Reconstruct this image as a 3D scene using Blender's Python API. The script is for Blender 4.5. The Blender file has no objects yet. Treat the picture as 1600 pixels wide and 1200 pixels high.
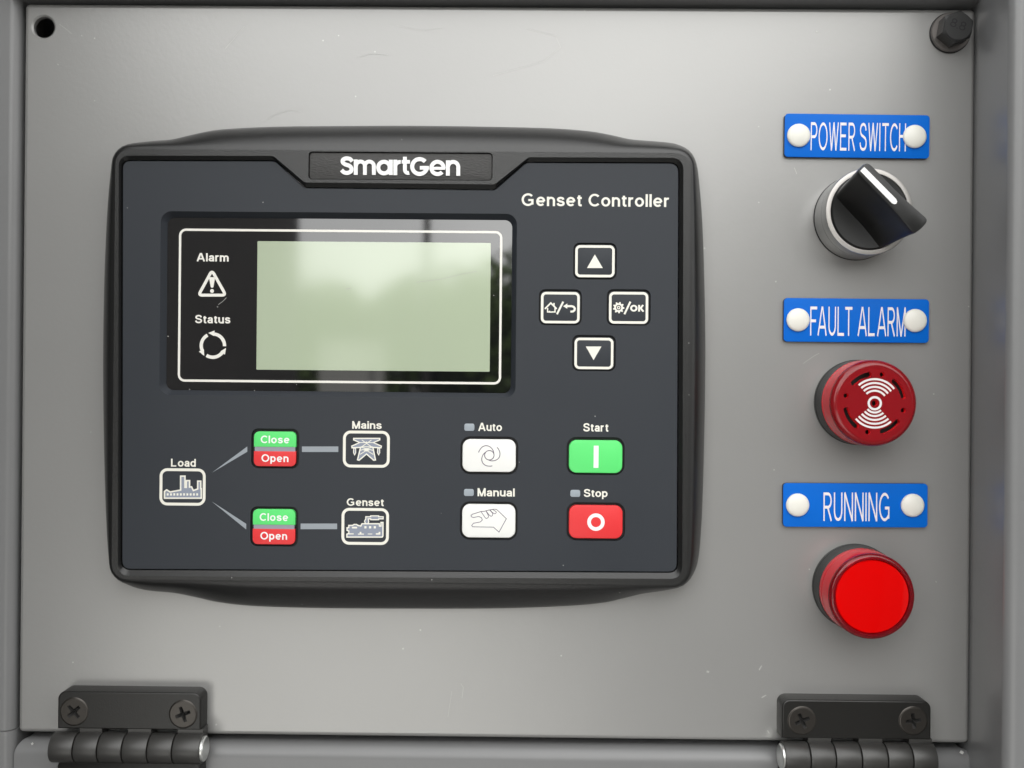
import bpy, math, random
from mathutils import Vector, Matrix
from mathutils.geometry import tessellate_polygon

random.seed(7)
scene = bpy.context.scene
COL = scene.collection
MM = 0.001
rad = math.radians

# ------------------------------------------------------------------ camera
D = 0.345                      # lens to panel surface, metres
LENS, SENSOR = 34.0, 36.0
FPX = 1600 * LENS / SENSOR     # focal length in photo pixels
YAW, PITCH, ROLL = rad(0.45), rad(0.0), rad(0.52)
cam_data = bpy.data.cameras.new("camera")
cam_data.lens = LENS
cam_data.sensor_width = SENSOR
cam_data.clip_start = 0.01
cam_data.clip_end = 2000
cam_data.dof.use_dof = True
cam_data.dof.focus_distance = D - 0.008
cam_data.dof.aperture_fstop = 12
cam = bpy.data.objects.new("camera", cam_data)
COL.objects.link(cam)
CAM_R = (Matrix.Rotation(YAW, 3, 'Z') @ Matrix.Rotation(rad(90) + PITCH, 3, 'X') @ Matrix.Rotation(ROLL, 3, 'Z'))
CAM_P = Vector((0, -D, 0))
cam.matrix_world = Matrix.Translation(CAM_P) @ CAM_R.to_4x4()
scene.camera = cam

# ------------------------------------------------------------------ light
SUN_EL, SUN_AZ = 52, 162       # sun behind the cabinet: the panel is in open shade, the yard is sunlit
SKY_STRENGTH = 0.15
world = bpy.data.worlds.new("World")
scene.world = world
world.use_nodes = True
wn, wl = world.node_tree.nodes, world.node_tree.links
wn.clear()
w_out = wn.new("ShaderNodeOutputWorld")
w_bg = wn.new("ShaderNodeBackground")
w_bg.inputs["Strength"].default_value = SKY_STRENGTH
sky = wn.new("ShaderNodeTexSky")
sky.sky_type = 'NISHITA'
sky.sun_disc = False
sky.sun_elevation = rad(SUN_EL)
sky.sun_rotation = rad(180 - SUN_AZ)
sky.air_density = 1.0
sky.dust_density = 4.0
sky.ozone_density = 1.0
hsv = wn.new("ShaderNodeHueSaturation")
hsv.inputs["Saturation"].default_value = 0.14
wl.new(sky.outputs[0], hsv.inputs["Color"])
w_tc = wn.new("ShaderNodeTexCoord")
w_nz = wn.new("ShaderNodeTexNoise")
w_nz.inputs["Scale"].default_value = 1.6; w_nz.inputs["Detail"].default_value = 6
w_rp = wn.new("ShaderNodeValToRGB")
w_rp.color_ramp.elements[0].position = 0.30; w_rp.color_ramp.elements[1].position = 0.58
w_rp.color_ramp.elements[0].color = (0.45, 0.45, 0.45, 1); w_rp.color_ramp.elements[1].color = (1, 1, 1, 1)
w_mx = wn.new("ShaderNodeMix"); w_mx.data_type = 'RGBA'
w_mx.inputs[7].default_value = (13.0, 13.0, 12.8, 1)      # bright cloud cover
wl.new(w_tc.outputs["Generated"], w_nz.inputs["Vector"])
wl.new(w_nz.outputs["Fac"], w_rp.inputs[0])
wl.new(w_rp.outputs[0], w_mx.inputs[0])
wl.new(hsv.outputs[0], w_mx.inputs[6])
# glow added to the sky low in front of the panel, brightening its sheen
GLOW_AZ, GLOW_EL, GLOW = -10, 32, 2.0
gd = (math.sin(rad(GLOW_AZ)) * math.cos(rad(GLOW_EL)), -math.cos(rad(GLOW_AZ)) * math.cos(rad(GLOW_EL)), math.sin(rad(GLOW_EL)))
w_dot = wn.new("ShaderNodeVectorMath"); w_dot.operation = 'DOT_PRODUCT'; w_dot.inputs[1].default_value = gd
w_nrm = wn.new("ShaderNodeVectorMath"); w_nrm.operation = 'NORMALIZE'
w_mr = wn.new("ShaderNodeMapRange"); w_mr.interpolation_type = 'SMOOTHERSTEP'
w_mr.inputs["From Min"].default_value = math.cos(rad(60)); w_mr.inputs["From Max"].default_value = 1.0
w_mr.inputs["To Min"].default_value = 0.8; w_mr.inputs["To Max"].default_value = GLOW
w_mul = wn.new("ShaderNodeVectorMath"); w_mul.operation = 'SCALE'
wl.new(w_tc.outputs["Generated"], w_nrm.inputs[0])
wl.new(w_nrm.outputs[0], w_dot.inputs[0])
wl.new(w_dot.outputs["Value"], w_mr.inputs["Value"])
wl.new(w_mx.outputs[2], w_mul.inputs[0])
wl.new(w_mr.outputs[0], w_mul.inputs["Scale"])
wl.new(w_mul.outputs[0], w_bg.inputs["Color"])
wl.new(w_bg.outputs[0], w_out.inputs["Surface"])

sun_data = bpy.data.lights.new("sun", 'SUN')
sun_data.energy = 5.0
sun_data.angle = rad(0.5)
sun_data.color = (1.0, 0.975, 0.94)
sun = bpy.data.objects.new("sun", sun_data)
COL.objects.link(sun)
to_sun = Vector((math.sin(rad(SUN_AZ)) * math.cos(rad(SUN_EL)), -math.cos(rad(SUN_AZ)) * math.cos(rad(SUN_EL)), math.sin(rad(SUN_EL))))
sun.rotation_euler = to_sun.to_track_quat('Z', 'Y').to_euler()

scene.view_settings.view_transform = 'Standard'
scene.view_settings.look = 'None'
scene.view_settings.exposure = 0.1
scene.view_settings.gamma = 1.0
scene.view_settings.use_curve_mapping = False
scene.render.engine = 'CYCLES'
scene.cycles.max_bounces = 10
scene.cycles.transmission_bounces = 8
scene.cycles.use_denoising = True

# ------------------------------------------------------------------ measuring helpers
def P(px, py, h=0.0):
    """point of the plane h metres in front of the panel seen at a photo pixel -> (x, z)"""
    d = CAM_R @ Vector(((px - 800) / FPX, -(py - 600) / FPX, -1))
    t = (D - h) / d.y
    p = CAM_P + d * t
    return (p.x, p.z)

def S(h=0.0):
    return (D - h) / FPX       # metres per photo pixel at height h

def box(px0, py0, px1, py1, h):
    """axis-aligned rectangle from photo corners: cx, cz, w, d"""
    a, b, c, d = P(px0, py0, h), P(px1, py0, h), P(px1, py1, h), P(px0, py1, h)
    cx = (a[0] + b[0] + c[0] + d[0]) / 4
    cz = (a[1] + b[1] + c[1] + d[1]) / 4
    return cx, cz, (b[0] + c[0] - a[0] - d[0]) / 2, (a[1] + b[1] - c[1] - d[1]) / 2

# ------------------------------------------------------------------ 2-D shape helpers (x, z), counter-clockwise
def rrect(cx, cz, w, d, r, n=8):
    r = min(r, w / 2 - 1e-6, d / 2 - 1e-6)
    out = []
    for sx, sz, a0 in ((1, 1, 0), (-1, 1, 90), (-1, -1, 180), (1, -1, 270)):
        for i in range(n + 1):
            a = rad(a0 + 90 * i / n)
            out.append((cx + sx * (w / 2 - r) + r * math.cos(a), cz + sz * (d / 2 - r) + r * math.sin(a)))
    return out

def rr(px0, py0, px1, py1, h, rpx, n=8):
    cx, cz, w, d = box(px0, py0, px1, py1, h)
    return rrect(cx, cz, w, d, rpx * S(h), n)

def circle(cx, cz, r, n=64):
    return [(cx + r * math.cos(2 * math.pi * i / n), cz + r * math.sin(2 * math.pi * i / n)) for i in range(n)]

def area2(p):
    return sum(p[i][0] * p[(i + 1) % len(p)][1] - p[(i + 1) % len(p)][0] * p[i][1] for i in range(len(p)))

def ccw(p):
    return p if area2(p) > 0 else p[::-1]

def inset(p, d):
    n = len(p)
    out = []
    for i in range(n):
        a, b, c = p[i - 1], p[i], p[(i + 1) % n]
        e1 = Vector((b[0] - a[0], b[1] - a[1]))
        e2 = Vector((c[0] - b[0], c[1] - b[1]))
        if e1.length < 1e-9: e1 = e2.copy()
        if e2.length < 1e-9: e2 = e1.copy()
        e1.normalize(); e2.normalize()
        n1, n2 = Vector((-e1.y, e1.x)), Vector((-e2.y, e2.x))
        m = n1 + n2
        if m.length < 1e-6: m = n1
        m.normalize()
        k = d / max(0.35, m.dot(n1))
        out.append((b[0] + m.x * k, b[1] + m.y * k))
    return out

def round_corners(pts, radii, n=6):
    """fillet a polygon given in pixels; radii per vertex (pixels)"""
    out = []
    m = len(pts)
    for i in range(m):
        b = Vector(pts[i]); a = Vector(pts[i - 1]); c = Vector(pts[(i + 1) % m])
        r = radii[i] if isinstance(radii, (list, tuple)) else radii
        if r <= 0:
            out.append(tuple(b)); continue
        u, v = (a - b).normalized(), (c - b).normalized()
        ang = u.angle(v)
        t = min(r / math.tan(ang / 2), (a - b).length * 0.49, (c - b).length * 0.49)
        p0, p1 = b + u * t, b + v * t
        for k in range(n + 1):
            s = k / n
            out.append(tuple(p0 * (1 - s) ** 2 + b * 2 * s * (1 - s) + p1 * s ** 2))
    return out

def smooth(pts, n=6, closed=True):
    """Catmull-Rom through the points"""
    out = []
    m = len(pts)
    rng = range(m) if closed else range(m - 1)
    for i in rng:
        if closed:
            p0, p1, p2, p3 = pts[i - 1], pts[i], pts[(i + 1) % m], pts[(i + 2) % m]
        else:
            p0, p1, p2, p3 = pts[max(i - 1, 0)], pts[i], pts[i + 1], pts[min(i + 2, m - 1)]
        for k in range(n):
            t = k / n
            out.append(tuple(0.5 * (2 * p1[j] + (p2[j] - p0[j]) * t + (2 * p0[j] - 5 * p1[j] + 4 * p2[j] - p3[j]) * t * t
                                    + (3 * p1[j] - p0[j] - 3 * p2[j] + p3[j]) * t ** 3) for j in range(2)))
    if not closed:
        out.append(tuple(pts[-1]))
    return out

def by_angle(poly, c, n=360):
    """resample a star-shaped outline by direction from c"""
    out = []
    m = len(poly)
    for k in range(n):
        a = 2 * math.pi * k / n
        dx, dz = math.cos(a), math.sin(a)
        best = None
        for i in range(m):
            x0, z0 = poly[i][0] - c[0], poly[i][1] - c[1]
            x1, z1 = poly[(i + 1) % m][0] - c[0], poly[(i + 1) % m][1] - c[1]
            ex, ez = x1 - x0, z1 - z0
            den = dx * ez - dz * ex
            if abs(den) < 1e-12: continue
            t = (x0 * ez - z0 * ex) / den
            s = (x0 * dz - z0 * dx) / den
            if t > 0 and -1e-6 <= s <= 1 + 1e-6 and (best is None or t > best): best = t
        out.append((c[0] + dx * best, c[1] + dz * best))
    return out

# ------------------------------------------------------------------ mesh builder: points are (x, z, h), world = (x, -h, z)
class MB:
    def __init__(s):
        s.v, s.f, s.m, s.step = [], [], [], 0

    def pt(s, x, z, h):
        s.v.append((x, -h, z)); return len(s.v) - 1

    def face(s, idx, m=0):
        s.f.append(tuple(idx)); s.m.append(m)

    def loft(s, loops, m=0, top=True, bottom=False, wrap=True, mtop=None):
        ids = [[s.pt(*p) for p in lp] for lp in loops]
        n = len(loops[0])
        for a, b in zip(ids, ids[1:]):
            for i in range(n if wrap else n - 1):
                j = (i + 1) % n
                s.face((a[i], a[j], b[j], b[i]), m)
        if top: s.face(ids[-1], m if mtop is None else mtop)
        if bottom: s.face(ids[0][::-1], m)
        return s

    def prism(s, poly, h0, h1, bevel=0.0, m=0, seg=3, bottom=False, mtop=None):
        poly = ccw(poly)
        loops = [[(x, z, h0) for x, z in poly]]
        if bevel > 0:
            for k in range(seg + 1):
                a = rad(90) * k / seg
                q = inset(poly, bevel * (1 - math.cos(a)))
                loops.append([(x, z, h1 - bevel + bevel * math.sin(a)) for x, z in q])
        else:
            loops.append([(x, z, h1) for x, z in poly])
        return s.loft(loops, m, True, bottom, mtop=mtop)

    def flat(s, poly, h, holes=(), m=0):
        """flat sheet with holes, facing the camera"""
        loops = [ccw(poly)] + [ccw(q)[::-1] for q in holes]
        vs = [Vector((x, z, 0)) for lp in loops for x, z in lp]
        tris = tessellate_polygon([[Vector((x, z, 0)) for x, z in lp] for lp in loops])
        base = len(s.v)
        for q in vs: s.pt(q.x, q.y, h)
        for t in tris:
            a, b, c = (vs[i] for i in t)
            if (b - a).cross(c - a).z < 0: t = (t[0], t[2], t[1])
            s.face([base + i for i in t], m)
        return s

    def wall(s, poly, h0, h1, inward=True, m=0):
        """ribbon of wall along a closed outline; inward: seen from inside the outline"""
        p = ccw(poly)
        a = [s.pt(x, z, h0) for x, z in p]
        b = [s.pt(x, z, h1) for x, z in p]
        n = len(p)
        for i in range(n):
            j = (i + 1) % n
            s.face((a[j], a[i], b[i], b[j]) if inward else (a[i], a[j], b[j], b[i]), m)
        return s

    def lathe(s, cx, cz, prof, n=64, m=0, top=True, bottom=False, ms=None):
        ids = [[s.pt(cx + r * math.cos(2 * math.pi * i / n), cz + r * math.sin(2 * math.pi * i / n), h) for i in range(n)] for r, h in prof]
        for k, (a, b) in enumerate(zip(ids, ids[1:])):
            for i in range(n):
                j = (i + 1) % n
                s.face((a[i], a[j], b[j], b[i]), m if ms is None else ms[k])
        if top: s.face(ids[-1], m if ms is None else ms[-1])
        if bottom: s.face(ids[0][::-1], m)
        return s

    def ribbon(s, pts, width, h, thick=0.0, closed=False, m=0):
        """stroke of constant width along a polyline; each stroke sits a hair above the one before"""
        h = h + s.step * 0.006 * MM
        s.step += 1
        n = len(pts)
        L, R = [], []
        for i in range(n):
            if closed:
                a, b, c = pts[i - 1], pts[i], pts[(i + 1) % n]
            else:
                a, b, c = pts[max(i - 1, 0)], pts[i], pts[min(i + 1, n - 1)]
            e1 = Vector((b[0] - a[0], b[1] - a[1])); e2 = Vector((c[0] - b[0], c[1] - b[1]))
            if e1.length < 1e-9: e1 = e2.copy()
            if e2.length < 1e-9: e2 = e1.copy()
            e1.normalize(); e2.normalize()
            n1, n2 = Vector((-e1.y, e1.x)), Vector((-e2.y, e2.x))
            k = n1 + n2
            if k.length < 1e-6: k = n1.copy()
            k.normalize()
            w = width / 2 / max(0.5, k.dot(n1))
            L.append((b[0] + k.x * w, b[1] + k.y * w)); R.append((b[0] - k.x * w, b[1] - k.y * w))
        li = [s.pt(x, z, h + thick) for x, z in L]
        ri = [s.pt(x, z, h + thick) for x, z in R]
        for i in range(n if closed else n - 1):
            j = (i + 1) % n
            s.face((ri[i], ri[j], li[j], li[i]), m)
        if thick > 0:
            lb = [s.pt(x, z, h) for x, z in L]
            rb = [s.pt(x, z, h) for x, z in R]
            for i in range(n if closed else n - 1):
                j = (i + 1) % n
                s.face((li[i], li[j], lb[j], lb[i]), m)
                s.face((rb[i], rb[j], ri[j], ri[i]), m)
            if not closed:
                s.face((rb[0], ri[0], li[0], lb[0]), m); s.face((ri[-1], rb[-1], lb[-1], li[-1]), m)
        return s

ORIGIN = {}

def thing(name, label, cat, xz, h=0.0, group=None):
    o = bpy.data.objects.new(name, None)
    COL.objects.link(o)
    o.empty_display_size = 0.01
    o.location = (xz[0], -h, xz[1])
    ORIGIN[o.name] = Vector(o.location)
    o["label"] = label; o["category"] = cat
    if group: o["group"] = group
    return o

def obj(name, mb, mats, parent=None, label=None, smooth_angle=35, kind=None):
    if not isinstance(mats, (list, tuple)): mats = [mats]
    vs = [Vector(v) for v in mb.v]
    lo = Vector([min(v[i] for v in vs) for i in range(3)]); hi = Vector([max(v[i] for v in vs) for i in range(3)])
    c = (lo + hi) / 2
    me = bpy.data.meshes.new(name)
    me.from_pydata([v - c for v in vs], [], mb.f)
    for mt in mats: me.materials.append(mt)
    me.polygons.foreach_set("material_index", mb.m)
    if smooth_angle:
        me.polygons.foreach_set("use_smooth", [True] * len(me.polygons))
        me.update()
        me.set_sharp_from_angle(angle=rad(smooth_angle))
    me.update()
    o = bpy.data.objects.new(name, me)
    COL.objects.link(o)
    base = ORIGIN[parent.name] if parent else Vector((0, 0, 0))
    o.location = c - base
    if parent: o.parent = parent
    ORIGIN[o.name] = c
    if label: o["label"] = label
    if kind: o["kind"] = kind
    return o

# ------------------------------------------------------------------ lettering: a grotesque stroke alphabet turned into mesh
def ell(cx, cy, rx, ry, a0, a1, n=18):
    return [(cx + rx * math.cos(rad(a0 + (a1 - a0) * i / n)), cy + ry * math.sin(rad(a0 + (a1 - a0) * i / n))) for i in range(n + 1)]

def glyph(ch, e):
    """strokes of a letter as centre lines (closed flag last); 0 = baseline stroke, 1 = capital stroke, e = half a stroke"""
    lo, hi, X = -e, 1 + e, 0.69
    xh = X + e
    V = lambda x, a=lo, b=hi: ([(x, a), (x, b)], False)
    Hb = lambda y, a, b: ([(a, y), (b, y)], False)
    o_ = lambda cx, cy, rx, ry: (ell(cx, cy, rx, ry, 0, 360 - 12, 29), True)
    st = lambda *p: (list(p), False)
    S_ = [(.66, .75), (.58, .93), (.35, 1.0), (.11, .93), (.03, .75), (.13, .59), (.36, .51), (.60, .42), (.69, .25), (.61, .07), (.36, 0), (.09, .07), (.0, .27)]
    bowl = ([(0, 1), (.36, 1)] + ell(.36, .74, .27, .26, 80, -80, 10) + [(.36, .48), (0, .48)], False)
    g = {
        'A': [st((0, lo), (.40, hi)), st((.44, hi), (.84, lo)), Hb(.27, .15, .69)],
        'C': [(ell(.43, .5, .43, .5, 42, 318, 26), False)],
        'E': [V(0), Hb(1, 0, .66), Hb(.53, 0, .6), Hb(0, 0, .68)],
        'F': [V(0), Hb(1, 0, .64), Hb(.51, 0, .54)],
        'G': [(ell(.45, .5, .45, .5, 42, 318, 26), False), V(.82, .04, .46), Hb(.46, .47, .82 + e)],
        'H': [V(0), V(.66), Hb(.54, 0, .66)],
        'I': [V(0)],
        'K': [V(0), st((e, .36), (.66, hi)), st((.22, .54), (.72, lo))],
        'L': [V(0), Hb(0, 0, .62)],
        'M': [V(0), V(.80), st((0, hi), (.4, lo)), st((.4, lo), (.8, hi))],
        'N': [V(0), V(.68), st((0, hi), (.68, lo))],
        'O': [o_(.45, .5, .45, .5)],
        'P': [V(0), bowl],
        'R': [V(0), bowl, st((.32, .48), (.66, lo))],
        'S': [(smooth(S_, 4, False), False)],
        'T': [Hb(1, -.02, .72), V(.35, lo, 1)],
        'U': [([(0, hi), (0, .33)] + ell(.33, .33, .33, .33, 190, 350, 14) + [(.66, .33), (.66, hi)], False)],
        'W': [st((0, hi), (.25, lo)), st((.25, lo), (.5, hi)), st((.5, hi), (.75, lo)), st((.75, lo), (1, hi))],
        'a': [(smooth([(.03, .50), (.09, .64), (.27, X), (.43, .62), (.47, .47)], 4, False) + [(.47, .1), (.49, lo)], False),
              (smooth([(.47, .40), (.25, .36), (.06, .30), (0, .16), (.08, .03), (.24, 0), (.40, .08), (.47, .22)], 4, False), False)],
        'd': [o_(.27, X / 2, .27, X / 2), V(.54)],
        'e': [(ell(.28, X / 2, .29, X / 2, 2, 316, 24), False), Hb(X / 2, 0, .57)],
        'i': [V(0, lo, xh), V(0, hi - 2 * e, hi)],
        'l': [V(0)],
        'm': [V(0, lo, xh), (ell(.22, .46, .22, .23, 175, 10, 12) + [(.44, .44), (.44, lo)], False), (ell(.66, .46, .22, .23, 175, 10, 12) + [(.88, .44), (.88, lo)], False)],
        'n': [V(0, lo, xh), (ell(.25, .44, .25, .25, 175, 10, 12) + [(.5, .42), (.5, lo)], False)],
        'o': [o_(.29, X / 2, .29, X / 2)],
        'p': [o_(.27, X / 2, .27, X / 2), V(0, -.30 - e, xh)],
        'r': [V(0, lo, xh), (ell(.24, .43, .24, .26, 175, 72, 9), False)],
        's': [(smooth([(x * .71, y * X) for x, y in S_], 4, False), False)],
        't': [([(.14, .93), (.14, .16), (.16, .05), (.24, .0), (.36, .01)], False), Hb(X, -.03, .36)],
        'u': [([(0, xh), (0, .25)] + ell(.25, .25, .25, .25, 190, 350, 12) + [(.5, .27)], False), V(.5, lo, xh)],
        '8': [o_(.3, .76, .26, .24), o_(.3, .26, .31, .26)],
        '.': [V(0, lo, lo + 2 * e)],
    }
    return g[ch]

KERN = {'FA': 0.16, 'LT': 0.18, 'TC': 0.06, 'LA': -0.02, 'AL': 0.04, 'AR': 0.04}

def add_text(mb, body, px0, px1, ptop, pbase, h, weight=0.115, m=0, tilt=0.0, spacing=1.0):
    """letters fitted to photo pixels px0..px1, capital tops at ptop, baseline at pbase"""
    e = weight
    tmp = MB()
    x = 0.0
    prev = ''
    for ch in body:
        if ch == ' ':
            x += 0.34; prev = ''; continue
        st = glyph(ch, e)
        x0 = min(p[0] for q, _ in st for p in q) ; x1 = max(p[0] for q, _ in st for p in q)
        tmp.step = 0
        if ch == 't' or prev in ('r', 't'): x -= 0.08
        x -= KERN.get(prev + ch, 0.0)
        prev = ch
        for q, closed in st:
            tmp.ribbon([(p[0] - x0 + x, p[1]) for p in q], 2 * e, 0.0, closed=closed)
        x += (x1 - x0) + 2 * e + 0.11 * spacing
    xs = [v[0] for v in tmp.v]
    bx0, bx1 = min(xs), max(xs)
    cx, cz, w, d = box(px0, ptop, px1, pbase, h)
    sx, sz = w / (bx1 - bx0), d / (1 + 2 * e)
    ct, sn = math.cos(tilt), math.sin(tilt)
    base = len(mb.v)
    for vx, vy, vz in tmp.v:
        u = (vx - (bx0 + bx1) / 2) * sx
        v = (vz - 0.5) * sz
        mb.pt(cx + u * ct - v * sn, cz + u * sn + v * ct, h - vy)
    for f in tmp.f: mb.face([base + i for i in f], m)

# ------------------------------------------------------------------ materials
def new_mat(name, color, rough=0.5, metal=0.0, spec=0.5, coat=0.0, coat_rough=0.03, trans=0.0, ior=1.5):
    mt = bpy.data.materials.new(name)
    mt.use_nodes = True
    b = mt.node_tree.nodes["Principled BSDF"]
    b.inputs["Base Color"].default_value = (*color, 1)
    b.inputs["Roughness"].default_value = rough
    b.inputs["Metallic"].default_value = metal
    b.inputs["Specular IOR Level"].default_value = spec
    b.inputs["Coat Weight"].default_value = coat
    b.inputs["Coat Roughness"].default_value = coat_rough
    b.inputs["Transmission Weight"].default_value = trans
    b.inputs["IOR"].default_value = ior
    return mt

def bsdf(mt): return mt.node_tree.nodes["Principled BSDF"]

def add_bump(mt, scale, strength, dist=0.0002, detail=3, stretch=None):
    nt = mt.node_tree
    tc = nt.nodes.new("ShaderNodeTexCoord")
    nz = nt.nodes.new("ShaderNodeTexNoise")
    nz.inputs["Scale"].default_value = scale; nz.inputs["Detail"].default_value = detail
    bp = nt.nodes.new("ShaderNodeBump")
    bp.inputs["Strength"].default_value = strength; bp.inputs["Distance"].default_value = dist
    if stretch:
        mp = nt.nodes.new("ShaderNodeMapping"); mp.inputs["Scale"].default_value = stretch
        nt.links.new(tc.outputs["Object"], mp.inputs[0]); nt.links.new(mp.outputs[0], nz.inputs["Vector"])
    else:
        nt.links.new(tc.outputs["Object"], nz.inputs["Vector"])
    nt.links.new(nz.outputs["Fac"], bp.inputs["Height"])
    nt.links.new(bp.outputs[0], bsdf(mt).inputs["Normal"])
    return mt

def add_variation(mt, c0, c1, scale, detail=4, rough=None):
    nt = mt.node_tree
    tc = nt.nodes.new("ShaderNodeTexCoord")
    nz = nt.nodes.new("ShaderNodeTexNoise")
    nz.inputs["Scale"].default_value = scale; nz.inputs["Detail"].default_value = detail
    rp = nt.nodes.new("ShaderNodeValToRGB")
    rp.color_ramp.elements[0].position = 0.3; rp.color_ramp.elements[1].position = 0.7
    rp.color_ramp.elements[0].color = (*c0, 1); rp.color_ramp.elements[1].color = (*c1, 1)
    nt.links.new(tc.outputs["Object"], nz.inputs["Vector"])
    nt.links.new(nz.outputs["Fac"], rp.inputs[0])
    nt.links.new(rp.outputs[0], bsdf(mt).inputs["Base Color"])
    if rough:
        mr = nt.nodes.new("ShaderNodeMapRange")
        mr.inputs["To Min"].default_value = rough[0]; mr.inputs["To Max"].default_value = rough[1]
        mr.inputs["From Min"].default_value = 0.3; mr.inputs["From Max"].default_value = 0.7
        nt.links.new(nz.outputs["Fac"], mr.inputs["Value"])
        nt.links.new(mr.outputs[0], bsdf(mt).inputs["Roughness"])
    return mt

def add_specks(mt, base, speck, scale, thr):
    """sparse dust specks over the base colour"""
    nt = mt.node_tree
    tc = nt.nodes.new("ShaderNodeTexCoord")
    vo = nt.nodes.new("ShaderNodeTexVoronoi"); vo.inputs["Scale"].default_value = scale
    lt = nt.nodes.new("ShaderNodeMath"); lt.operation = 'LESS_THAN'; lt.inputs[1].default_value = thr
    sep = nt.nodes.new("ShaderNodeSeparateColor")
    gt = nt.nodes.new("ShaderNodeMath"); gt.operation = 'GREATER_THAN'; gt.inputs[1].default_value = 0.86
    mu = nt.nodes.new("ShaderNodeMath"); mu.operation = 'MULTIPLY'
    mx = nt.nodes.new("ShaderNodeMix"); mx.data_type = 'RGBA'
    mx.inputs[6].default_value = (*base, 1); mx.inputs[7].default_value = (*speck, 1)
    nt.links.new(tc.outputs["Object"], vo.inputs["Vector"])
    nt.links.new(vo.outputs["Distance"], lt.inputs[0])
    nt.links.new(vo.outputs["Color"], sep.inputs[0])
    nt.links.new(sep.outputs[0], gt.inputs[0])
    nt.links.new(lt.outputs[0], mu.inputs[0]); nt.links.new(gt.outputs[0], mu.inputs[1])
    nt.links.new(mu.outputs[0], mx.inputs[0])
    src = bsdf(mt).inputs["Base Color"]
    if src.is_linked:
        nt.links.new(src.links[0].from_socket, mx.inputs[6])
    nt.links.new(mx.outputs[2], src)
    return mt

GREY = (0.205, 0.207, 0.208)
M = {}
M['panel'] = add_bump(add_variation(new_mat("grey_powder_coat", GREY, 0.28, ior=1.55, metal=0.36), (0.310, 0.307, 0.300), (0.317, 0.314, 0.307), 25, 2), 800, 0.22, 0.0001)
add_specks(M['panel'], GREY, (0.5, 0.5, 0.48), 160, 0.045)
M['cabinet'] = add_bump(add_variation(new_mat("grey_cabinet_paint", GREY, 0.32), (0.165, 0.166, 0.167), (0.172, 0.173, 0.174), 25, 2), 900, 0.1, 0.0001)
M['scratch'] = new_mat("bare_scratch", (0.46, 0.455, 0.44), 0.45)
M['dark'] = new_mat("dark_interior", (0.02, 0.019, 0.018), 0.8)
M['bezel'] = add_bump(new_mat("black_textured_plastic", (0.007, 0.007, 0.0072), 0.27, spec=0.6), 2600, 0.45, 0.0002)
add_specks(M['bezel'], (0.009, 0.009, 0.009), (0.3, 0.3, 0.29), 260, 0.05)
M['face'] = add_bump(add_variation(new_mat("slate_membrane", (0.022, 0.026, 0.033), 0.46, spec=0.36), (0.021, 0.025, 0.032), (0.025, 0.029, 0.036), 18, 5, (0.44, 0.54)), 5000, 0.1, 0.0001)
add_specks(M['face'], (0.05, 0.05, 0.06), (0.3, 0.3, 0.3), 190, 0.04)
M['rubber'] = new_mat("black_rubber", (0.006, 0.006, 0.007), 0.6)
M['name'] = add_bump(new_mat("grained_black_plastic", (0.036, 0.035, 0.034), 0.45, spec=0.4), 700, 0.5, 0.0004, 3, (1, 1, 3))
M['ink'] = new_mat("cream_ink", (0.80, 0.78, 0.70), 0.5)
M['logo'] = new_mat("white_logo_plastic", (0.85, 0.85, 0.84), 0.4)
M['ink_grey'] = new_mat('soft_white_ink', (0.68, 0.66, 0.66), 0.5)
M['icon_fill'] = new_mat("blue_grey_ink", (0.25, 0.28, 0.35), 0.5)
M['flow'] = new_mat("silver_grey_ink", (0.29, 0.32, 0.35), 0.5)
M['lamp'] = new_mat("frosted_led_window", (0.30, 0.34, 0.38), 0.4, coat=0.3)
M['white_key'] = add_variation(new_mat("white_key_plastic", (0.82, 0.82, 0.79), 0.4), (0.8, 0.8, 0.77), (0.84, 0.84, 0.81), 60)
M['green_key'] = new_mat("green_key_plastic", (0.10, 0.72, 0.17), 0.42)
M['red_key'] = new_mat("red_key_plastic", (0.72, 0.026, 0.03), 0.42)
M['grey_key'] = new_mat("grey_key_plastic", (0.28, 0.28, 0.33), 0.45)
M['line_ink'] = new_mat("purple_grey_ink", (0.09, 0.06, 0.11), 0.6)
M['glass'] = new_mat("black_display_glass", (0.006, 0.006, 0.007), 0.03, spec=0.5, ior=2.0)
M['lcd'] = new_mat("pale_green_lcd", (0.40, 0.47, 0.33), 0.5, coat=1.0, coat_rough=0.07)
bsdf(M['lcd']).inputs['Coat IOR'].default_value = 2.0
M['dust'] = new_mat('pale_dust', (0.34, 0.34, 0.32), 0.8)
M['glass_ink'] = new_mat("white_ink_under_glass", (0.80, 0.78, 0.72), 0.5, coat=0.6)
M['blue'] = add_bump(new_mat("blue_engraving_plastic", (0.002, 0.125, 0.56), 0.4, spec=0.12), 1500, 0.08, 0.0001)
M['sign_edge'] = new_mat("dark_plate_core", (0.03, 0.035, 0.05), 0.6)
M['sign_ink'] = new_mat("white_engraving", (0.78, 0.74, 0.74), 0.6)
M['rivet'] = new_mat("white_nylon", (0.76, 0.75, 0.69), 0.32)
bsdf(M['rivet']).inputs["Subsurface Weight"].default_value = 0.25
bsdf(M['rivet']).inputs["Subsurface Radius"].default_value = (0.002, 0.002, 0.0018)
M['steel'] = new_mat("satin_chrome", (0.38, 0.38, 0.375), 0.34, metal=0.85)
M['steel_ring'] = new_mat("bright_ring", (0.44, 0.42, 0.40), 0.38, metal=0.6)
M['knob'] = new_mat("black_knob_plastic", (0.007, 0.007, 0.007), 0.32)
M['base_black'] = add_bump(new_mat("black_base_plastic", (0.022, 0.023, 0.022), 0.5), 2500, 0.2, 0.0002)
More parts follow.
